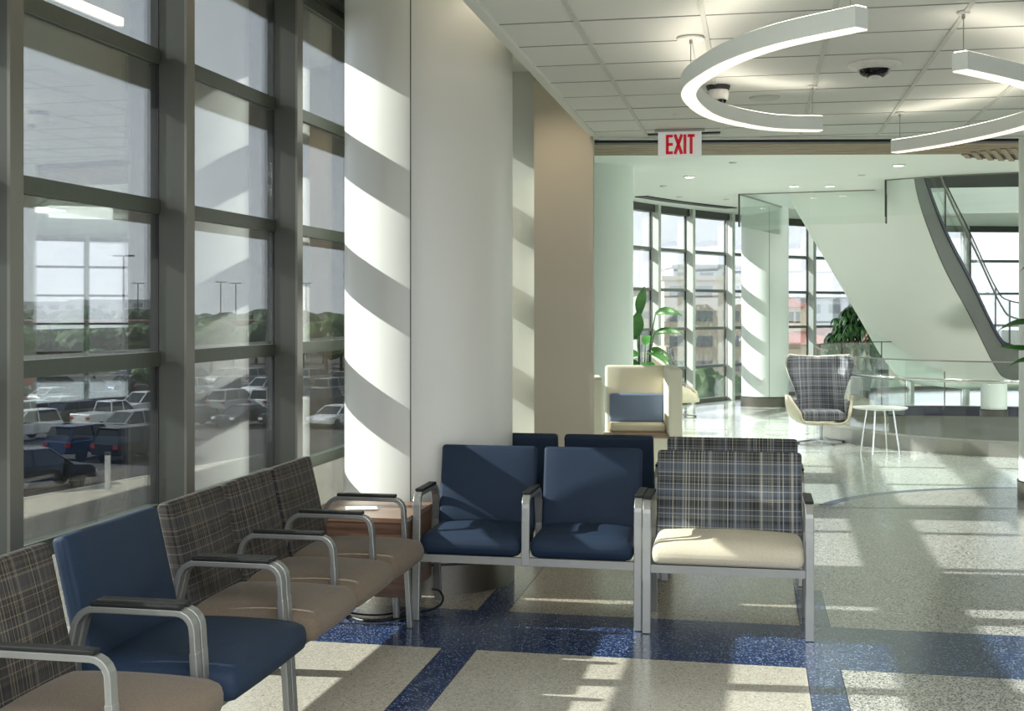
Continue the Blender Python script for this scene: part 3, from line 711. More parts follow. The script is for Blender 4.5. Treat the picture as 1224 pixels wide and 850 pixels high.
def wing_chair(label, loc, rz):
    t = thing('wing_chair', label, 'chair', loc, rz)
    # bowl shell, local -y is the front
    mb = MB(); nu, nv = 14, 18; vs = []
    for i in range(nu + 1):
        s_ = i / nu; y = -0.30 + 0.56 * s_
        hw = 0.385 - 0.10 * (1 - s_) ** 2; arm = 0.16 + 0.19 * min(1, s_ * 1.6) ** 0.8
        for j in range(nv + 1):
            k = -1 + 2 * j / nv
            vs.append((hw * math.sin(k * math.pi / 2) * (1.0 - 0.0 * k), y + 0.05 * (1 - k * k) * (1 - s_) * -1, 0.215 + arm * abs(k) ** 3.2 + 0.05 * (1 - s_) ** 2 * (1 - abs(k))))
    fs = [(i * (nv + 1) + j, i * (nv + 1) + j + 1, (i + 1) * (nv + 1) + j + 1, (i + 1) * (nv + 1) + j) for i in range(nu) for j in range(nv)]
    mb.add(vs, fs); mb.build('seat_shell', M['ivory'], t, smooth=True, solid=0.03)
    def back(off, grow, name, mat, th):
        m2 = MB(); vs = []; nz, nx = 18, 14
        prof = [(0.0, 0.30), (0.15, 0.27), (0.32, 0.262), (0.5, 0.30), (0.68, 0.355), (0.84, 0.388), (0.93, 0.385), (1.0, 0.345)]
        for i in range(nz + 1):
            s_ = i / nz; z = 0.32 + 0.735 * s_
            for q in range(len(prof) - 1):
                if prof[q][0] <= s_ <= prof[q + 1][0]:
                    f = (s_ - prof[q][0]) / (prof[q + 1][0] - prof[q][0]); hw = prof[q][1] + (prof[q + 1][1] - prof[q][1]) * f; break
            for j in range(nx + 1):
                k = -1 + 2 * j / nx
                x = (hw + grow) * k
                y = 0.20 + 0.13 * s_ - (0.20 + 0.05 * s_) * abs(k) ** 2.3 + off
                zz = z - (0.05 * (1 - abs(k)) ** 1.2 * max(0, s_ - 0.8) / 0.2 * 0.5) + grow * (1 if s_ > 0.9 else 0)
                vs.append((x, y, zz))
        fs = [(i * (nx + 1) + j, i * (nx + 1) + j + 1, (i + 1) * (nx + 1) + j + 1, (i + 1) * (nx + 1) + j) for i in range(nz) for j in range(nx)]
        m2.add(vs, fs); return m2.build(name, mat, t, smooth=True, solid=th)
    back(0.0, 0.0, 'backrest', M['plaidgrey'], 0.045); back(0.045, 0.010, 'back_shell', M['ivory'], 0.03)
    MB().rbox(0, -0.04, 0.335, 0.52, 0.48, 0.11, 0.05, 0.02).build('seat', M['plaidgrey'], t, smooth=True)
    # inner arm padding
    for sx in (-1, 1):
        m3 = MB(); m3.rbox(sx * 0.305, 0.05, 0.42, 0.05, 0.36, 0.20, 0.022, 0); m3.build('arm_padding', M['plaidgrey'], t, smooth=True)
    MB().lathe([(0.02, 0.03), (0.02, 0.235)], seg=14).build('post', M['chrome'], t, smooth=True)
    for k in range(4):
        a = R(45 * 0 + 90 * k + 20)
        leg = MB().add([(0.0, -0.03, 0.035), (0.0, 0.03, 0.035), (0.32, 0.016, 0.006), (0.32, -0.016, 0.006), (0.0, -0.03, 0.06), (0.0, 0.03, 0.06), (0.32, 0.016, 0.022), (0.32, -0.016, 0.022)], [(0, 1, 2, 3), (7, 6, 5, 4), (0, 4, 5, 1), (1, 5, 6, 2), (2, 6, 7, 3), (3, 7, 4, 0)]).build('star_foot', M['chrome'], t)
        leg.rotation_euler = (0, 0, a)
        MB().lathe([(0.014, 0.0), (0.014, 0.01)], 0.30 * math.cos(a), 0.30 * math.sin(a), 10).build('glide', M['black'], t)
    return t
wing_chair('grey plaid wing chair on a chrome star base beside the round table', (0.81, 16.85, 0), R(6))
p = at(812, 20.2)
wing_chair('grey plaid wing chair seen from the side beyond the booth', (p.x - 0.05, p.y, 0), R(90))

rt = thing('round_table', 'round white side table on four chrome legs before the glass guard', 'table', (1.40, 15.72, 0), R(20))
MB().lathe([(0.285, 0.50), (0.30, 0.508), (0.30, 0.522)], seg=40).build('table_top', M['tabletop'], rt, smooth=True)
for k in range(4):
    a = R(90 * k + 45)
    MB().tube([(0.15 * math.cos(a), 0.15 * math.sin(a), 0.50), (0.225 * math.cos(a), 0.225 * math.sin(a), 0.0)], 0.011, 8).build('leg', M['chrome'], rt, smooth=True)

# ------------------------------------------------------------------ glass guards round the stair opening
def rim(i0, i1):
    n = len(PIT); return [PIT[i % n] for i in range(i0, i1 + 1)]
near = rim(40, 60)        # left side and near side of the opening
gd = thing('stair_guard', 'curved glass guard on a steel kerb along the near side of the floor opening', 'railing')
MB().strip(near, (-0.06, 0.16, 0.0, 0.16)).build('kerb', M['steel'], gd)
def glass_run(parent, path, z0, z1, step, off=0.02):
    i = 0
    while i < len(path) - 1:
        j = min(i + step, len(path) - 1)
        seg = [Vector(p) for p in path[i:j + 1]]
        a, b = seg[0].copy(), seg[-1].copy(); d = (seg[1] - seg[0]).normalized() * 0.006; seg[0] = a + d
        d = (seg[-1] - seg[-2]).normalized() * 0.006; seg[-1] = b - d
        MB().strip(seg, (off, off + 0.014, z0, z1)).build('glass_panel', M['clear'], parent)
        i = j
glass_run(gd, near, 0.16, 1.03, 4)
MB().strip(near, (0.016, 0.040, 1.03, 1.045)).build('top_rail', M['steel'], gd)
hr = [Vector((p[0], p[1], 0.82)) for p in near]; cen = Vector((4.2, 19.75, 0.82))
hr = [p + (cen - p).normalized() * -0.10 for p in hr]
MB().tube(hr, 0.021, 10).build('handrail', M['chrome'], gd, smooth=True)
for k in range(2, len(near), 4):
    q = Vector((near[k][0], near[k][1], 0.80)); o_ = (q - Vector((4.2, 19.75, 0.80))).normalized()
    MB().tube([q - o_ * 0.01, q + o_ * 0.08, q + o_ * 0.10 + Vector((0, 0, 0.02))], 0.010, 8).build('bracket', M['chrome'], gd, smooth=True)
far = rim(20, 39)
gf = thing('stair_guard', 'glass guard with thin rail along the far side of the floor opening', 'railing')
glass_run(gf, far, 0.0, 1.07, 4, -0.007)
MB().strip(far, (-0.008, 0.008, 1.07, 1.085)).build('top_rail', M['pole'], gf)
for k in range(0, len(far), 4):
    q = far[k]; MB().tube([(q[0], q[1], 0), (q[0], q[1], 1.07)], 0.010, 6).build('post', M['pole'], gf)

# glass smoke curtain hung round the ceiling opening
sc_ = thing('glass_smoke_curtain', 'band of clear glass hanging below the edge of the ceiling opening', 'glass curtain')
def curtain(a, b):
    a, b = Vector(a), Vector(b); d = (b - a).normalized() * 0.004
    MB().strip([a + d, b - d], (-0.006, 0.006, 2.86, 3.34)).build('glass_panel', M['clear'], sc_)
    MB().strip([a + d, b - d], (-0.008, 0.008, 3.325, 3.345)).build('clip_rail', M['steel'], sc_)
curtain(OPENING[0], (0.83, 20.125)); curtain((0.83, 20.125), OPENING[1]); curtain(OPENING[1], OPENING[2])
for i in range(2, 10): curtain(OPENING[i], OPENING[i + 1])
curtain(OPENING[12], OPENING[0])
for q in (OPENING[0], OPENING[1], OPENING[2]):
    MB().box(q[0] - 0.012, q[0] + 0.012, q[1] - 0.012, q[1] + 0.012, 2.85, 3.34).build('edge_channel', M['pole'], sc_)

# ------------------------------------------------------------------ curved stair
N_ = [at(q[0], q[1], q[2]) for q in [(1092, 18.3, 196), (1096, 18.7, 228), (1108, 19.3, 268), (1130, 20.2, 322), (1160, 21.2, 378), (1190, 22.1, 438), (1207, 22.4, 453), (1250, 22.7, 457), (1310, 23.0, 457)]]
M_ = [at(q[0], q[1], q[2]) for q in [(925, 20.4, 200), (945, 20.7, 236), (972, 21.2, 283), (1000, 21.8, 330), (1030, 22.5, 382), (1060, 23.2, 432), (1088, 23.6, 456), (1150, 24.0, 462), (1230, 24.2, 462)]]
NP, MP = smooth_path(N_, 8), smooth_path(M_, 8)
stair = thing('curved_staircase', 'sweeping white curved staircase with grey stringer and glass sides', 'staircase')
sof = MB(); nv = 6; vs = []
for a, b in zip(NP, MP):
    for j in range(nv + 1):
        f = j / nv; q = a.lerp(b, f); q.z -= 0.10 * math.sin(math.pi * f); vs.append(q)
sof.add(vs, [(i * (nv + 1) + j, i * (nv + 1) + j + 1, (i + 1) * (nv + 1) + j + 1, (i + 1) * (nv + 1) + j) for i in range(len(NP) - 1) for j in range(nv)])
sof.build('soffit', M['lobby_white'], stair, smooth=True)
def ribbon(path, dz0, dz1, name, mat, th, smooth=False):
    m = MB(); vs = []
    for q in path: vs += [(q.x, q.y, q.z + dz0), (q.x, q.y, q.z + dz1)]
    m.add(vs, [(2 * i, 2 * i + 1, 2 * i + 3, 2 * i + 2) for i in range(len(path) - 1)])
    return m.build(name, mat, stair, smooth=smooth, solid=th)
ribbon(NP, -0.01, 0.50, 'stringer', M['stringer'], 0.02); ribbon(NP, 0.50, 0.585, 'stringer_cap', M['navypaint'], 0.05)
ribbon(MP, -0.01, 0.50, 'stringer', M['lobby_white'], 0.05); ribbon(MP, 0.50, 0.56, 'stringer_cap', M['navypaint'], 0.06)
for i in range(0, len(NP) - 1, 8):
    m = MB(); seg = NP[i:i + 9]; vs = []
    for q in seg: vs += [(q.x, q.y, q.z + 0.585), (q.x, q.y, q.z + 1.30)]
    m.add(vs, [(2 * k, 2 * k + 1, 2 * k + 3, 2 * k + 2) for k in range(len(seg) - 1)])
    m.build('glass_panel', M['clear'], stair, solid=0.012)
    q = NP[i]; MB().tube([(q.x, q.y, q.z + 0.5), (q.x, q.y, q.z + 1.30)], 0.012, 8).build('post', M['pole'], stair)
MB().tube([(q.x, q.y, q.z + 1.31) for q in NP], 0.011, 8).build('top_rail', M['pole'], stair, smooth=True)
hp = [(q.x + 0.09, q.y + 0.06, q.z + 1.02) for q in NP]
MB().tube(hp, 0.016, 8).build('handrail', M['steel'], stair, smooth=True)
MB().tube([(q.x - 0.03, q.y, q.z + 1.10) for q in MP], 0.014, 8).build('top_rail', M['pole'], stair, smooth=True)
for i in range(1, len(NP) - 14, 1):       # steps between the stringers
    a, b = NP[i], MP[i]; c, d = NP[i + 1], MP[i + 1]
    MB().add([(a.x, a.y, a.z + 0.34), (b.x, b.y, b.z + 0.34), (d.x, d.y, b.z + 0.34), (c.x, c.y, a.z + 0.34)], [(0, 1, 2, 3)]).build('tread', M['stringer'], stair, solid=0.04)
lcol = at(1188, 20.4)
column('short white column standing under the stair landing', lcol.x, lcol.y, 0.19, 0.52, 0.1, M['lobby_white']).location.z = 0
bpy.data.objects['floor_lower']['kind'] = 'structure'

# ------------------------------------------------------------------ plants
def leaf_mesh(L, W, droop, fold, n=8):
    mb = MB(); vs = []
    for i in range(n + 1):
        s_ = i / n; w = W * (math.sin(math.pi * min(1, s_ * 0.93 + 0.05)) ** 0.8) * (1 - 0.25 * s_)
        x = L * s_ * (1 - 0.12 * droop * s_); z = -droop * L * s_ * s_ * 0.5
        vs += [(x, -w, z + fold * w), (x, 0, z), (x, w, z + fold * w)]
    mb.add(vs, [(3 * i + j, 3 * i + j + 1, 3 * i + 3 + j + 1, 3 * i + 3 + j) for i in range(n) for j in (0, 1)])
    return mb
def paradise(label, loc, specs, pot_h=0.45):
    t = thing('potted_plant', label, 'plant', loc)
    MB().lathe([(0.17, 0.0), (0.22, pot_h), (0.20, pot_h), (0.19, pot_h - 0.05)], seg=24).build('pot', M['pot'], t, smooth=True)
    MB().lathe([(0.19, pot_h - 0.06), (0.19, pot_h - 0.045)], seg=20).build('soil', M['soil'], t)
    for sp_ in specs:
        az, reach, h, L, W, droop, pitch = sp_[:7]; roll = sp_[7] if len(sp_) > 7 else 0; laz = sp_[8] if len(sp_) > 8 else az
        a = R(az); bx, by = 0.05 * math.cos(a), 0.05 * math.sin(a)
        tip = Vector((reach * math.cos(a), reach * math.sin(a), h))
        mid = Vector((bx + (tip.x - bx) * 0.35, by + (tip.y - by) * 0.35, pot_h + (h - pot_h) * 0.62))
        pth = smooth_path([(bx, by, pot_h - 0.05), mid, tip], 5)
        MB().tube(pth, [0.014 - 0.008 * i / (len(pth) - 1) for i in range(len(pth))], 6).build('stem', M['stem'], t, smooth=True)
        lf = leaf_mesh(L, W, droop, 0.35).build('leaf', M['leaf'], t, smooth=True)
        lf.location = tip; lf.rotation_euler = (R(roll), R(-pitch), R(laz))
    return t
p = at(769, 17.6)
paradise('tall broad leaved plant standing beyond the cream booth', (p.x, p.y, 0), [
    (180, 0.05, 1.54, 0.42, 0.085, 0.25, 74, 0, -62), (12, 0.16, 1.56, 0.44, 0.075, 1.5, 22, 58), (185, 0.08, 1.26, 0.36, 0.10, 0.2, 80, 0, -80),
    (190, 0.06, 1.24, 0.24, 0.06, 0.4, 5, 45), (8, 0.14, 1.30, 0.44, 0.065, 1.1, 20, 52), (4, 0.05, 1.05, 0.36, 0.11, 1.0, 6, 40), (-30, 0.06, 1.02, 0.36, 0.11, 1.1, 8, 10),
    (190, 0.06, 1.02, 0.36, 0.11, 1.0, 8, -40), (80, 0.10, 1.15, 0.4, 0.09, 0.8, 40), (200, 0.05, 0.9, 0.32, 0.10, 0.9, 10, -30), (-70, 0.10, 0.92, 0.34, 0.10, 1.1, 0)])
p = at(1266, 10.7)
paradise('broad leaved plant reaching in from the right edge', (p.x, p.y, 0), [
    (190, 0.20, 1.50, 0.32, 0.06, 0.7, 8, 30), (196, 0.20, 1.30, 0.26, 0.05, -0.4, -5, 30), (186, 0.18, 1.20, 0.24, 0.05, 0.8, 10, 30), (190, 0.10, 2.0, 0.26, 0.05, 0.8, 0, 30), (-60, 0.15, 1.2, 0.3, 0.07, 1.0, 20)])

def umbrella_tree(label, loc, h):
    t = thing('potted_tree', label, 'plant', loc)
    MB().lathe([(0.22, 0.0), (0.28, 0.5), (0.26, 0.5), (0.25, 0.44)], seg=24).build('pot', M['pot'], t, smooth=True)
    MB().tube([(0, 0, 0.4), (0.03, 0.02, 0.9), (0.0, 0.0, h - 0.25)], [0.04, 0.03, 0.015], 8).build('trunk', M['trunk'], t, smooth=True)
    rnd = random.Random(3); mb = MB()
    for k in range(95):
        th = rnd.uniform(0, 2 * math.pi); zz = rnd.uniform(0.0, 1.0); rr = (0.62 * math.sqrt(max(0.02, 1 - (zz * 1.02) ** 2.2))) * rnd.uniform(0.35, 1.0)
        c = Vector((rr * math.cos(th), rr * math.sin(th), 0.72 + (h - 0.72) * zz))
        for q in range(7):
            a = 2 * math.pi * q / 7 + rnd.uniform(-0.3, 0.3); L = rnd.uniform(0.17, 0.25); W = 0.026
            d = Vector((math.cos(a), math.sin(a), 0)); s2 = Vector((-d.y, d.x, 0)); dr = rnd.uniform(0.6, 1.3)
            pts = []
            for (f, w) in ((0.0, 0.2), (0.35, 1.0), (0.7, 0.8), (1.0, 0.05)):
                m_ = c + d * (L * f * (1 - 0.3 * f)) + Vector((0, 0, -dr * L * f * f))
                pts += [m_ - s2 * W * w, m_ + s2 * W * w]
            mb.add(pts, [(0, 1, 3, 2), (2, 3, 5, 4), (4, 5, 7, 6)])
    tag(mb.build('foliage', M['leafdark'], t, smooth=True), kind='stuff')
    return t
p = at(1024, 24.6)
umbrella_tree('bushy dark green potted tree under the stair beside the far windows', (p.x, p.y, 0), 1.74)

# ------------------------------------------------------------------ outside: ground, apron, trees, cars, buildings
GZ = -6.2
struct(MB().box(-420, 300, -60, 560, GZ - 0.4, GZ).build('ground_asphalt', M['asphalt']))
def ax(y): return -28.9 + 0.2 * (y - 49.5)
ap = sroot('pavement')
ya = [-20 + 6 * k for k in range(25)]
for k in range(len(ya) - 1):
    for (f0, f1) in ((0.0, 0.5), (0.5, 1.0)):
        x00, x01 = ax(ya[k]), ax(ya[k + 1])
        q = lambda xa, f: xa + (-3.3 - xa) * f
        MB().prism([(q(x00, f0) + 0.02, ya[k] + 0.02), (q(x00, f1) - 0.02, ya[k] + 0.02), (q(x01, f1) - 0.02, ya[k + 1] - 0.02), (q(x01, f0) + 0.02, ya[k + 1] - 0.02)], GZ, GZ + 0.14).build('slab', M['concrete'], ap)
MB().prism([(ax(-20) - 0.25, -20), (ax(-20), -20), (ax(130), 130), (ax(130) - 0.25, 130)], GZ, GZ + 0.16).build('kerb', M['kerb'], ap)
struct(MB().box(-2.7, 40, 32, 60, GZ, GZ + 0.05).build('ground_lawn', M['grass']))

def car_parts(kind):
    """low car body, nose towards +y, 2 m wide; returns builders per part"""
    if kind == 'sedan':
        L, H, belt = 4.7, 1.45, 0.92
        lower = [(-2.35, 0.35), (-2.38, 0.75), (-2.2, 0.95), (-1.2, 0.98), (1.0, 0.95), (2.1, 0.80), (2.33, 0.62), (2.33, 0.35)]
        cabin = [(-1.75, 0.95), (-1.0, 1.38), (-0.7, 1.42), (0.3, 1.42), (1.25, 0.94)]
    elif kind == 'pickup':
        L, H, belt = 5.6, 1.85, 1.1
        lower = [(-2.8, 0.5), (-2.8, 1.15), (-0.75, 1.18), (1.2, 1.15), (2.6, 1.02), (2.75, 0.8), (2.75, 0.45)]
        cabin = [(-0.85, 1.15), (-0.7, 1.80), (0.6, 1.84), (1.35, 1.12)]
    else:
        L, H, belt = 4.8, 1.8, 1.08
        lower = [(-2.35, 0.42), (-2.4, 1.05), (-2.25, 1.10), (1.2, 1.08), (2.2, 0.98), (2.38, 0.75), (2.38, 0.42)]
        cabin = [(-2.28, 1.08), (-2.05, 1.72), (-1.7, 1.78), (0.3, 1.78), (1.3, 1.06)]
    return lower, cabin, L
def loft_x(mb, poly, hw0, hw1, zsplit):
    """extrude a side outline across the car, narrowing above zsplit"""
    n = len(poly)
    def hw(z): return hw0 + (hw1 - hw0) * max(0, min(1, (z - zsplit) / 0.75))
    vs = [(-hw(z), y, z) for (y, z) in poly] + [(hw(z), y, z) for (y, z) in poly]
    mb.add(vs, [tuple(range(n)), tuple(range(2 * n - 1, n - 1, -1))] + [(i, n + i, n + (i + 1) % n, (i + 1) % n) for i in range(n)])
PROTO = {}
def make_car(kind, colour, label, group):
    key = (kind, colour)
    if key in PROTO:
        t = copy_tree(PROTO[key]); t['label'] = label; return t
    lower, cabin, L = car_parts(kind); paint = M['car ' + colour]
    t = thing({'sedan': 'sedan_car', 'suv': 'family_car', 'pickup': 'pickup_truck'}[kind], label, 'car' if kind != 'pickup' else 'truck', (0, 0, 0), 0, group)
    mb = MB(); loft_x(mb, lower, 0.93, 0.90, 0.8); mb.build('body', paint, t, bevel=0.06)
    mb = MB(); loft_x(mb, cabin, 0.86, 0.66, 1.0); mb.build('cabin_glass', M['darkglass'], t)
    ys_ = sorted([q for q in cabin if q[1] > 1.3], key=lambda q: q[0]); zt = max(q[1] for q in cabin)
    MB().box(-0.66, 0.66, ys_[0][0] - 0.05, ys_[-1][0] + 0.08, zt - 0.05, zt + 0.03).build('roof', paint, t, bevel=0.02)
    yb, yf = cabin[0], cabin[-1]
    pl = MB()
    for sx in (-1, 1):
        for (a, b) in ((yb, ys_[0]), (yf, ys_[-1])):
            pl.tube([(sx * 0.84, a[0], a[1]), (sx * 0.67, b[0], b[1])], 0.05, 5)
        pl.tube([(sx * 0.86, (a[0] + yb[0]) / 2 - 0.0, 1.0), (sx * 0.68, (a[0] + yb[0]) / 2, zt)], 0.045, 5)
    pl.build('pillar', paint, t)
    for sx in (-1, 1):
        for y in (-L * 0.31, L * 0.31):
            w = MB(); w.tube([(sx * 0.72, y, 0.34), (sx * 0.95, y, 0.34)], 0.34, 14); w.build('wheel', M['tyre'], t)
        MB().box(sx * 0.62, sx * 0.88, lower[1][0] - 0.02, lower[1][0] + 0.06, 0.78, 1.0) if False else None
        x0, x1 = sorted((sx * 0.60, sx * 0.90))
        MB().box(x0, x1, -L / 2 - 0.03, -L / 2 + 0.12, 0.78, 0.98).build('tail_light', M['taillight'], t)
        MB().box(x0, x1, L / 2 - 0.22, L / 2 - 0.0, 0.62, 0.78).build('head_light', M['headlight'], t)
    PROTO[key] = t; return t
def place(kind, colour, px, D, ang, label, group='cars in the car park'):
    c = make_car(kind, colour, label, group); p = at(px, D); c.location = (p.x, p.y, GZ); c.rotation_euler = (0, 0, ang); return c
V0 = math.atan2(0.45, 0.89)      # heading of the view into the car park, measured from +Y to the left
place('suv', 'black', 44, 58.5, V0 + R(-62), 'black car nearest the building at the left window edge')
place('suv', 'navy blue', 106, 71, V0 + R(-40), 'blue estate car parked behind the bare asphalt strip')
place('suv', 'black', 163, 70, V0 + R(-42), 'black car right of the blue estate car')
place('pickup', 'red', 52, 132, V0 + R(-88), 'red pickup truck at the back of the car park')
KN = {'sedan': 'sedan', 'suv': 'tall car', 'pickup': 'pickup'}
ORDN = ['first', 'second', 'third', 'fourth', 'fifth', 'sixth', 'seventh', 'eighth', 'ninth', 'tenth']
RN = ['nearest', 'nearest', 'second', 'third', 'second', 'fourth', 'third', 'farthest', 'farthest']
ORD = ['second', 'third', 'fourth', 'fifth', 'sixth', 'seventh', 'eighth']
rows = [(80, 28, 195), (90, 235, 410), (88, 20, 190), (99, 18, 200), (103, 232, 415), (111, 20, 200), (120, 232, 415), (124, 70, 200), (139, 232, 415)]
rnd = random.Random(5)
for i, (D, a, b) in enumerate(rows):
    u = a
    side = 'behind first window' if b < 210 else 'beyond second mullion'
    k = 0
    while u < b:
        if rnd.random() > 0.10:
            kind = rnd.choice(['sedan', 'suv', 'suv', 'sedan', 'suv']) if rnd.random() > 0.08 else 'pickup'
            col = rnd.choice(['white', 'silver', 'dark grey', 'black', 'navy blue', 'white', 'silver', 'beige'])
            place(kind, col, u, D + rnd.uniform(-0.5, 0.5), V0 + R(-44 + rnd.uniform(-3, 3)) + (math.pi if rnd.random() < 0.3 else 0),
                  '%s %s, %s from left, %s row %s' % (col, KN[kind], ORDN[k], RN[i], side)); k += 1
        u += 3.15 * 1600 / D
place('sedan', 'silver', 968, 49, R(80), 'silver sedan outside the far window left of the wing chair', 'cars beyond the lobby')
place('suv', 'white', 948, 60, R(80), 'white tall car outside beside the far column', 'cars beyond the lobby')
place('suv', 'dark grey', 1075, 56, R(80), 'dark grey car outside behind the stair guard glass', 'cars beyond the lobby')
place('sedan', 'white', 1120, 52, R(80), 'white sedan outside behind the stair guard glass', 'cars beyond the lobby')

def lamp_post(px, D, h, label):
    p = at(px, D); t = thing('lamp_post', label, 'lamp post', (p.x, p.y, GZ), YAW, 'car park lamp posts')
    MB().lathe([(0.22, 0), (0.22, 0.8)], seg=10).build('footing', M['concrete'], t)
    MB().lathe([(0.11, 0.8), (0.075, h)], seg=10).build('pole', M['pole'], t, smooth=True)
    for s_ in (-1, 1): MB().box(min(s_ * 0.12, s_ * 0.85), max(s_ * 0.12, s_ * 0.85), -0.17, 0.17, h - 0.05, h + 0.08).build('lamp_head', M['pole'], t)
    return t
lp = lamp_post(148, 108, 12.2, 'nearest car park lamp post, carrying a blue square sign')
sg = MB().box(-0.62, 0.62, -0.16, -0.12, 2.6, 4.0).build('sign', M['signblue'], lp)
def glyph(polys, name):
    m = MB()
    for (x0, x1, z0, z1) in polys: m.box(x0, x1, -0.175, -0.162, z0, z1)
    return m.build(name, M['offwhite'], sg)
glyph([(-0.50, -0.38, 3.30, 3.80), (-0.40, -0.12, 3.72, 3.84), (-0.40, -0.12, 3.26, 3.38)], 'letter')
glyph([(-0.06, 0.12, 3.50, 3.60)], 'letter'); glyph([(0.24, 0.36, 3.26, 3.84), (0.16, 0.26, 3.68, 3.78)], 'letter')
glyph([(-0.35, 0.3, 2.92, 2.98)], 'letter')
for px, D, h, lab in ((165, 225, 12.0, 'distant lamp post right of the signed one'), (264, 235, 12.2, 'distant lamp post behind the second window, left of two'), (282, 300, 12.0, 'distant lamp post behind the second window, right of two'), (366, 240, 12.0, 'distant lamp post behind the third window')):
    lamp_post(px, min(D, 208), h, lab)
p = at(129, 57); bl = thing('bollard', 'white square post on the pavement outside the first window', 'post', (p.x, p.y, GZ + 0.14))
MB().box(-0.09, 0.09, -0.09, 0.09, 0, 1.6).build('post', M['offwhite'], bl); MB().box(-0.10, 0.10, -0.10, 0.10, 1.5, 1.64).build('cap', M['pole'], bl)

TREES = {}
def tree_mesh(seed):
    rnd = random.Random(seed); bm = bmesh.new()
    for k in range(7):
        c = Vector((rnd.uniform(-0.32, 0.32), rnd.uniform(-0.32, 0.32), rnd.uniform(-0.2, 0.28))) if k else Vector((0, 0, 0))
        r = rnd.uniform(0.22, 0.34) if k else 0.42
        bmesh.ops.create_icosphere(bm, subdivisions=3, radius=r, matrix=Matrix.Translation(c))
    from mathutils import noise
    for v in bm.verts:
        n = noise.noise(v.co * 7 + Vector((seed, 0, 0))) * 0.07 + noise.noise(v.co * 19) * 0.05
        v.co += v.co.normalized() * n if v.co.length > 1e-4 else Vector((0, 0, 0))
    me = bpy.data.meshes.new('crown'); bm.to_mesh(me); bm.free(); return me
for s_ in range(3):
    for m_ in ('tree1', 'tree2'):
        me = tree_mesh(s_ + 1); me.materials.append(M[m_]); TREES[(s_, m_)] = me
trunk_me = MB().tube([(0, 0, 0), (0, 0, 0.5)], [0.035, 0.02], 7).build('trunk', M['trunk'])
tm = trunk_me.data; bpy.data.objects.remove(trunk_me)
def tree(px, D, h, w, label, group, m_='tree1', s_=0):
    p = at(px, D); t = thing('leafy_tree', label, 'tree', (p.x, p.y, GZ), 0, group)
    c = bpy.data.objects.new('crown', TREES[(s_ % 3, m_)]); C.objects.link(c); c.parent = t; c.location = (0, 0, h * 0.60); c.scale = (w, w, h * 0.62); c.rotation_euler = (0, 0, s_ * 1.3); c['kind'] = 'stuff'
    k = bpy.data.objects.new('trunk', tm); C.objects.link(k); k.parent = t; k.scale = (h, h, h * 0.9)
rnd = random.Random(12)
def nth(n): return ['first', 'second', 'third', 'fourth', 'fifth', 'sixth', 'seventh', 'eighth', 'ninth', 'tenth', 'eleventh', 'twelfth', 'thirteenth', 'fourteenth', 'fifteenth', 'sixteenth', 'seventeenth', 'eighteenth'][n]
for i in range(16):
    px = 22 + i * 26 + rnd.uniform(-4, 4); D = (164, 180, 196)[i % 3]
    tree(px, D, rnd.uniform(5.6, 7.4), rnd.uniform(5.6, 6.6), 'mid green tree in the row behind the car park, %s from the left' % nth(i), 'trees behind the car park', 'tree1', i)
for i in range(16):
    px = 14 + i * 26 + rnd.uniform(-4, 4); D = (268, 292, 318)[i % 3]
    tree(px, D, rnd.uniform(7.8, 9.4), rnd.uniform(7.5, 9.0), 'dark distant tree on the horizon line, %s from the left' % nth(i), 'trees on the horizon', 'tree2', i)
tree(113, 128, 4.6, 4.4, 'tree at the back of the car park right of the red pickup', 'car park trees', 'tree1', 1)
tree(181, 118, 3.8, 3.6, 'small tree near the second mullion beyond the signed lamp post', 'car park trees', 'tree1', 2)
tree(326, 146, 7.2, 4.4, 'tree in the car park seen beside the third mullion', 'car park trees', 'tree2', 0)
tree(390, 154, 7.8, 5.4, 'rounded tree in the car park behind the third window', 'car park trees', 'tree1', 2)

def block(px, D, w, d, h, mat, label, floors, cols, rot=None, cat='building', name='office_block'):
    p = at(px, D); t = thing(name, label, cat, (p.x, p.y, GZ), YAW if rot is None else rot)
    MB().box(-w / 2, w / 2, 0, d, 0, h).build('wall', mat, t)
    MB().box(-w / 2 - 0.3, w / 2 + 0.3, -0.3, d, h, h + 0.5).build('parapet', mat, t)
    for f in range(floors):
        z = h * (f + 0.35) / floors
        for c in range(cols):
            x = -w / 2 + w * (c + 0.5) / cols
            MB().box(x - w / cols * 0.3, x + w / cols * 0.3, -0.08, 0.05, z, z + h / floors * 0.42).build('window', M['paleglass'], t)
    return t
block(100, 225, 60, 20, 5.6, M['brick'], 'long low brown building between the tree rows', 2, 12, name='parking_structure')
block(55, 480, 46, 20, 10.5, M['blockwhite'], 'pale flat block on the horizon in the first window', 3, 8)
block(128, 520, 30, 20, 11.5, M['blockwhite'], 'second pale block on the horizon, right of the long one', 3, 5)
block(842, 150, 9, 8, 11.2, M['blocktan'], 'tan apartment block outside the far curved windows', 4, 3)
block(858, 240, 16, 10, 15.5, M['blockwhite'], 'white block behind the tan apartment block', 4, 4)
block(782, 220, 14, 10, 11, M['blocktan'], 'brown block outside the leftmost lobby window', 4, 4)
block(1010, 330, 60, 15, 10.5, M['blockwhite'], 'long grey block on the skyline above the red roofs', 2, 12)
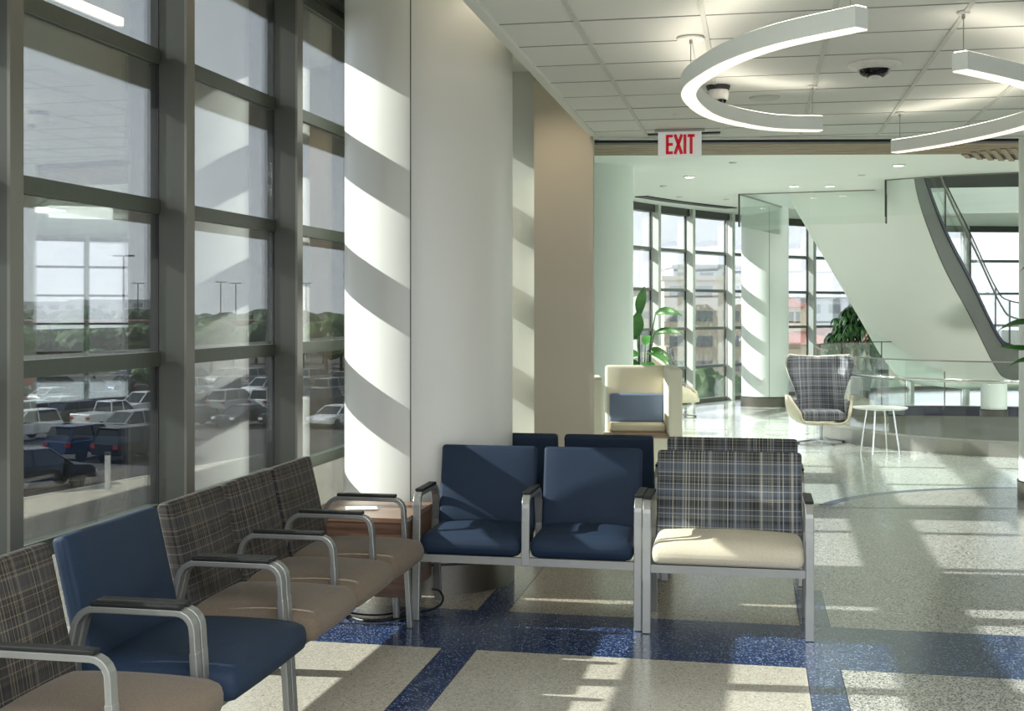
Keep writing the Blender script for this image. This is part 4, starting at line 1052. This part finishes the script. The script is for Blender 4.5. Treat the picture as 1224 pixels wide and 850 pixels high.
def villa(px, D, w, label, wall_h, roof_h, tower):
    p = at(px, D); t = thing('tiled_house', label, 'house', (p.x, p.y, GZ), YAW + R(8))
    MB().box(-w / 2, w / 2, 0, 8, 0, wall_h).build('wall', M['stucco'], t)
    m = MB(); e = 0.5
    m.add([(-w / 2 - e, -e, wall_h), (w / 2 + e, -e, wall_h), (w / 2 + e, 8 + e, wall_h), (-w / 2 - e, 8 + e, wall_h), (-w / 2 + 3, 4, wall_h + roof_h), (w / 2 - 3, 4, wall_h + roof_h)], [(0, 1, 5, 4), (1, 2, 5), (2, 3, 4, 5), (3, 0, 4), (3, 2, 1, 0)])
    m.build('roof', M['rooftile'], t)
    for x in (-w / 2 + 2.0 + k * 3.2 for k in range(int((w - 3) / 3.2) + 1)):
        arch = [(x - 0.7, 0.3)] + [(x - 0.7 * math.cos(R(a)), 2.4 + 0.7 * math.sin(R(a))) for a in range(0, 181, 20)] + [(x + 0.7, 0.3)]
        mm = MB(); n = len(arch)
        mm.add([(a, -0.06, z + wall_h - 4.2) for a, z in arch] + [(a, 0.05, z + wall_h - 4.2) for a, z in arch], [tuple(range(n)), tuple(range(2 * n - 1, n - 1, -1))] + [(i, n + i, n + (i + 1) % n, (i + 1) % n) for i in range(n)])
        mm.build('arched_window', M['darkglass'], t)
    if tower:
        x0 = -w / 2 + tower
        MB().box(x0 - 1.4, x0 + 1.4, 2.6, 5.4, wall_h, wall_h + roof_h + 1.6).build('tower', M['stucco'], t)
        z = wall_h + roof_h + 1.6
        MB().add([(x0 - 1.8, 2.2, z), (x0 + 1.8, 2.2, z), (x0 + 1.8, 5.8, z), (x0 - 1.8, 5.8, z), (x0, 4, z + 1.0)], [(0, 1, 4), (1, 2, 4), (2, 3, 4), (3, 0, 4), (3, 2, 1, 0)]).build('tower_roof', M['rooftile'], t)
        for dx in (-0.6, 0.0, 0.6): MB().box(x0 + dx - 0.18, x0 + dx + 0.18, 2.5, 2.62, z - 1.3, z - 0.4).build('window', M['darkglass'], t)
    return t
villa(1020, 112, 12, 'cream house with red tiled roof and arched windows outside', 5.0, 1.5, 1.6)
for i, (px, D, h, w, lab) in enumerate([(868, 42, 6.6, 2.6, 'green tree outside the window left of the far column'), (800, 60, 6.2, 4, 'green tree outside behind the tall potted plant'), (952, 66, 5.6, 2.4, 'round bush beside the arched window of the cream house'), (930, 57, 6.4, 2.2, 'dark tree outside half behind the far column'), (994, 72, 6.2, 4.0, 'bush outside behind the indoor potted tree'), (1052, 62, 5.2, 3.0, 'tree outside under the white stair'), (1165, 60, 5.4, 4, 'tree outside behind the stair landing glass'), (1228, 70, 6, 4.5, 'tree outside at the right edge beyond the stair')]):
    tree(px, D, h, w, lab, 'trees outside the lobby', ['tree1', 'tree2'][i % 2], i)
bpy.context.view_layer.update()
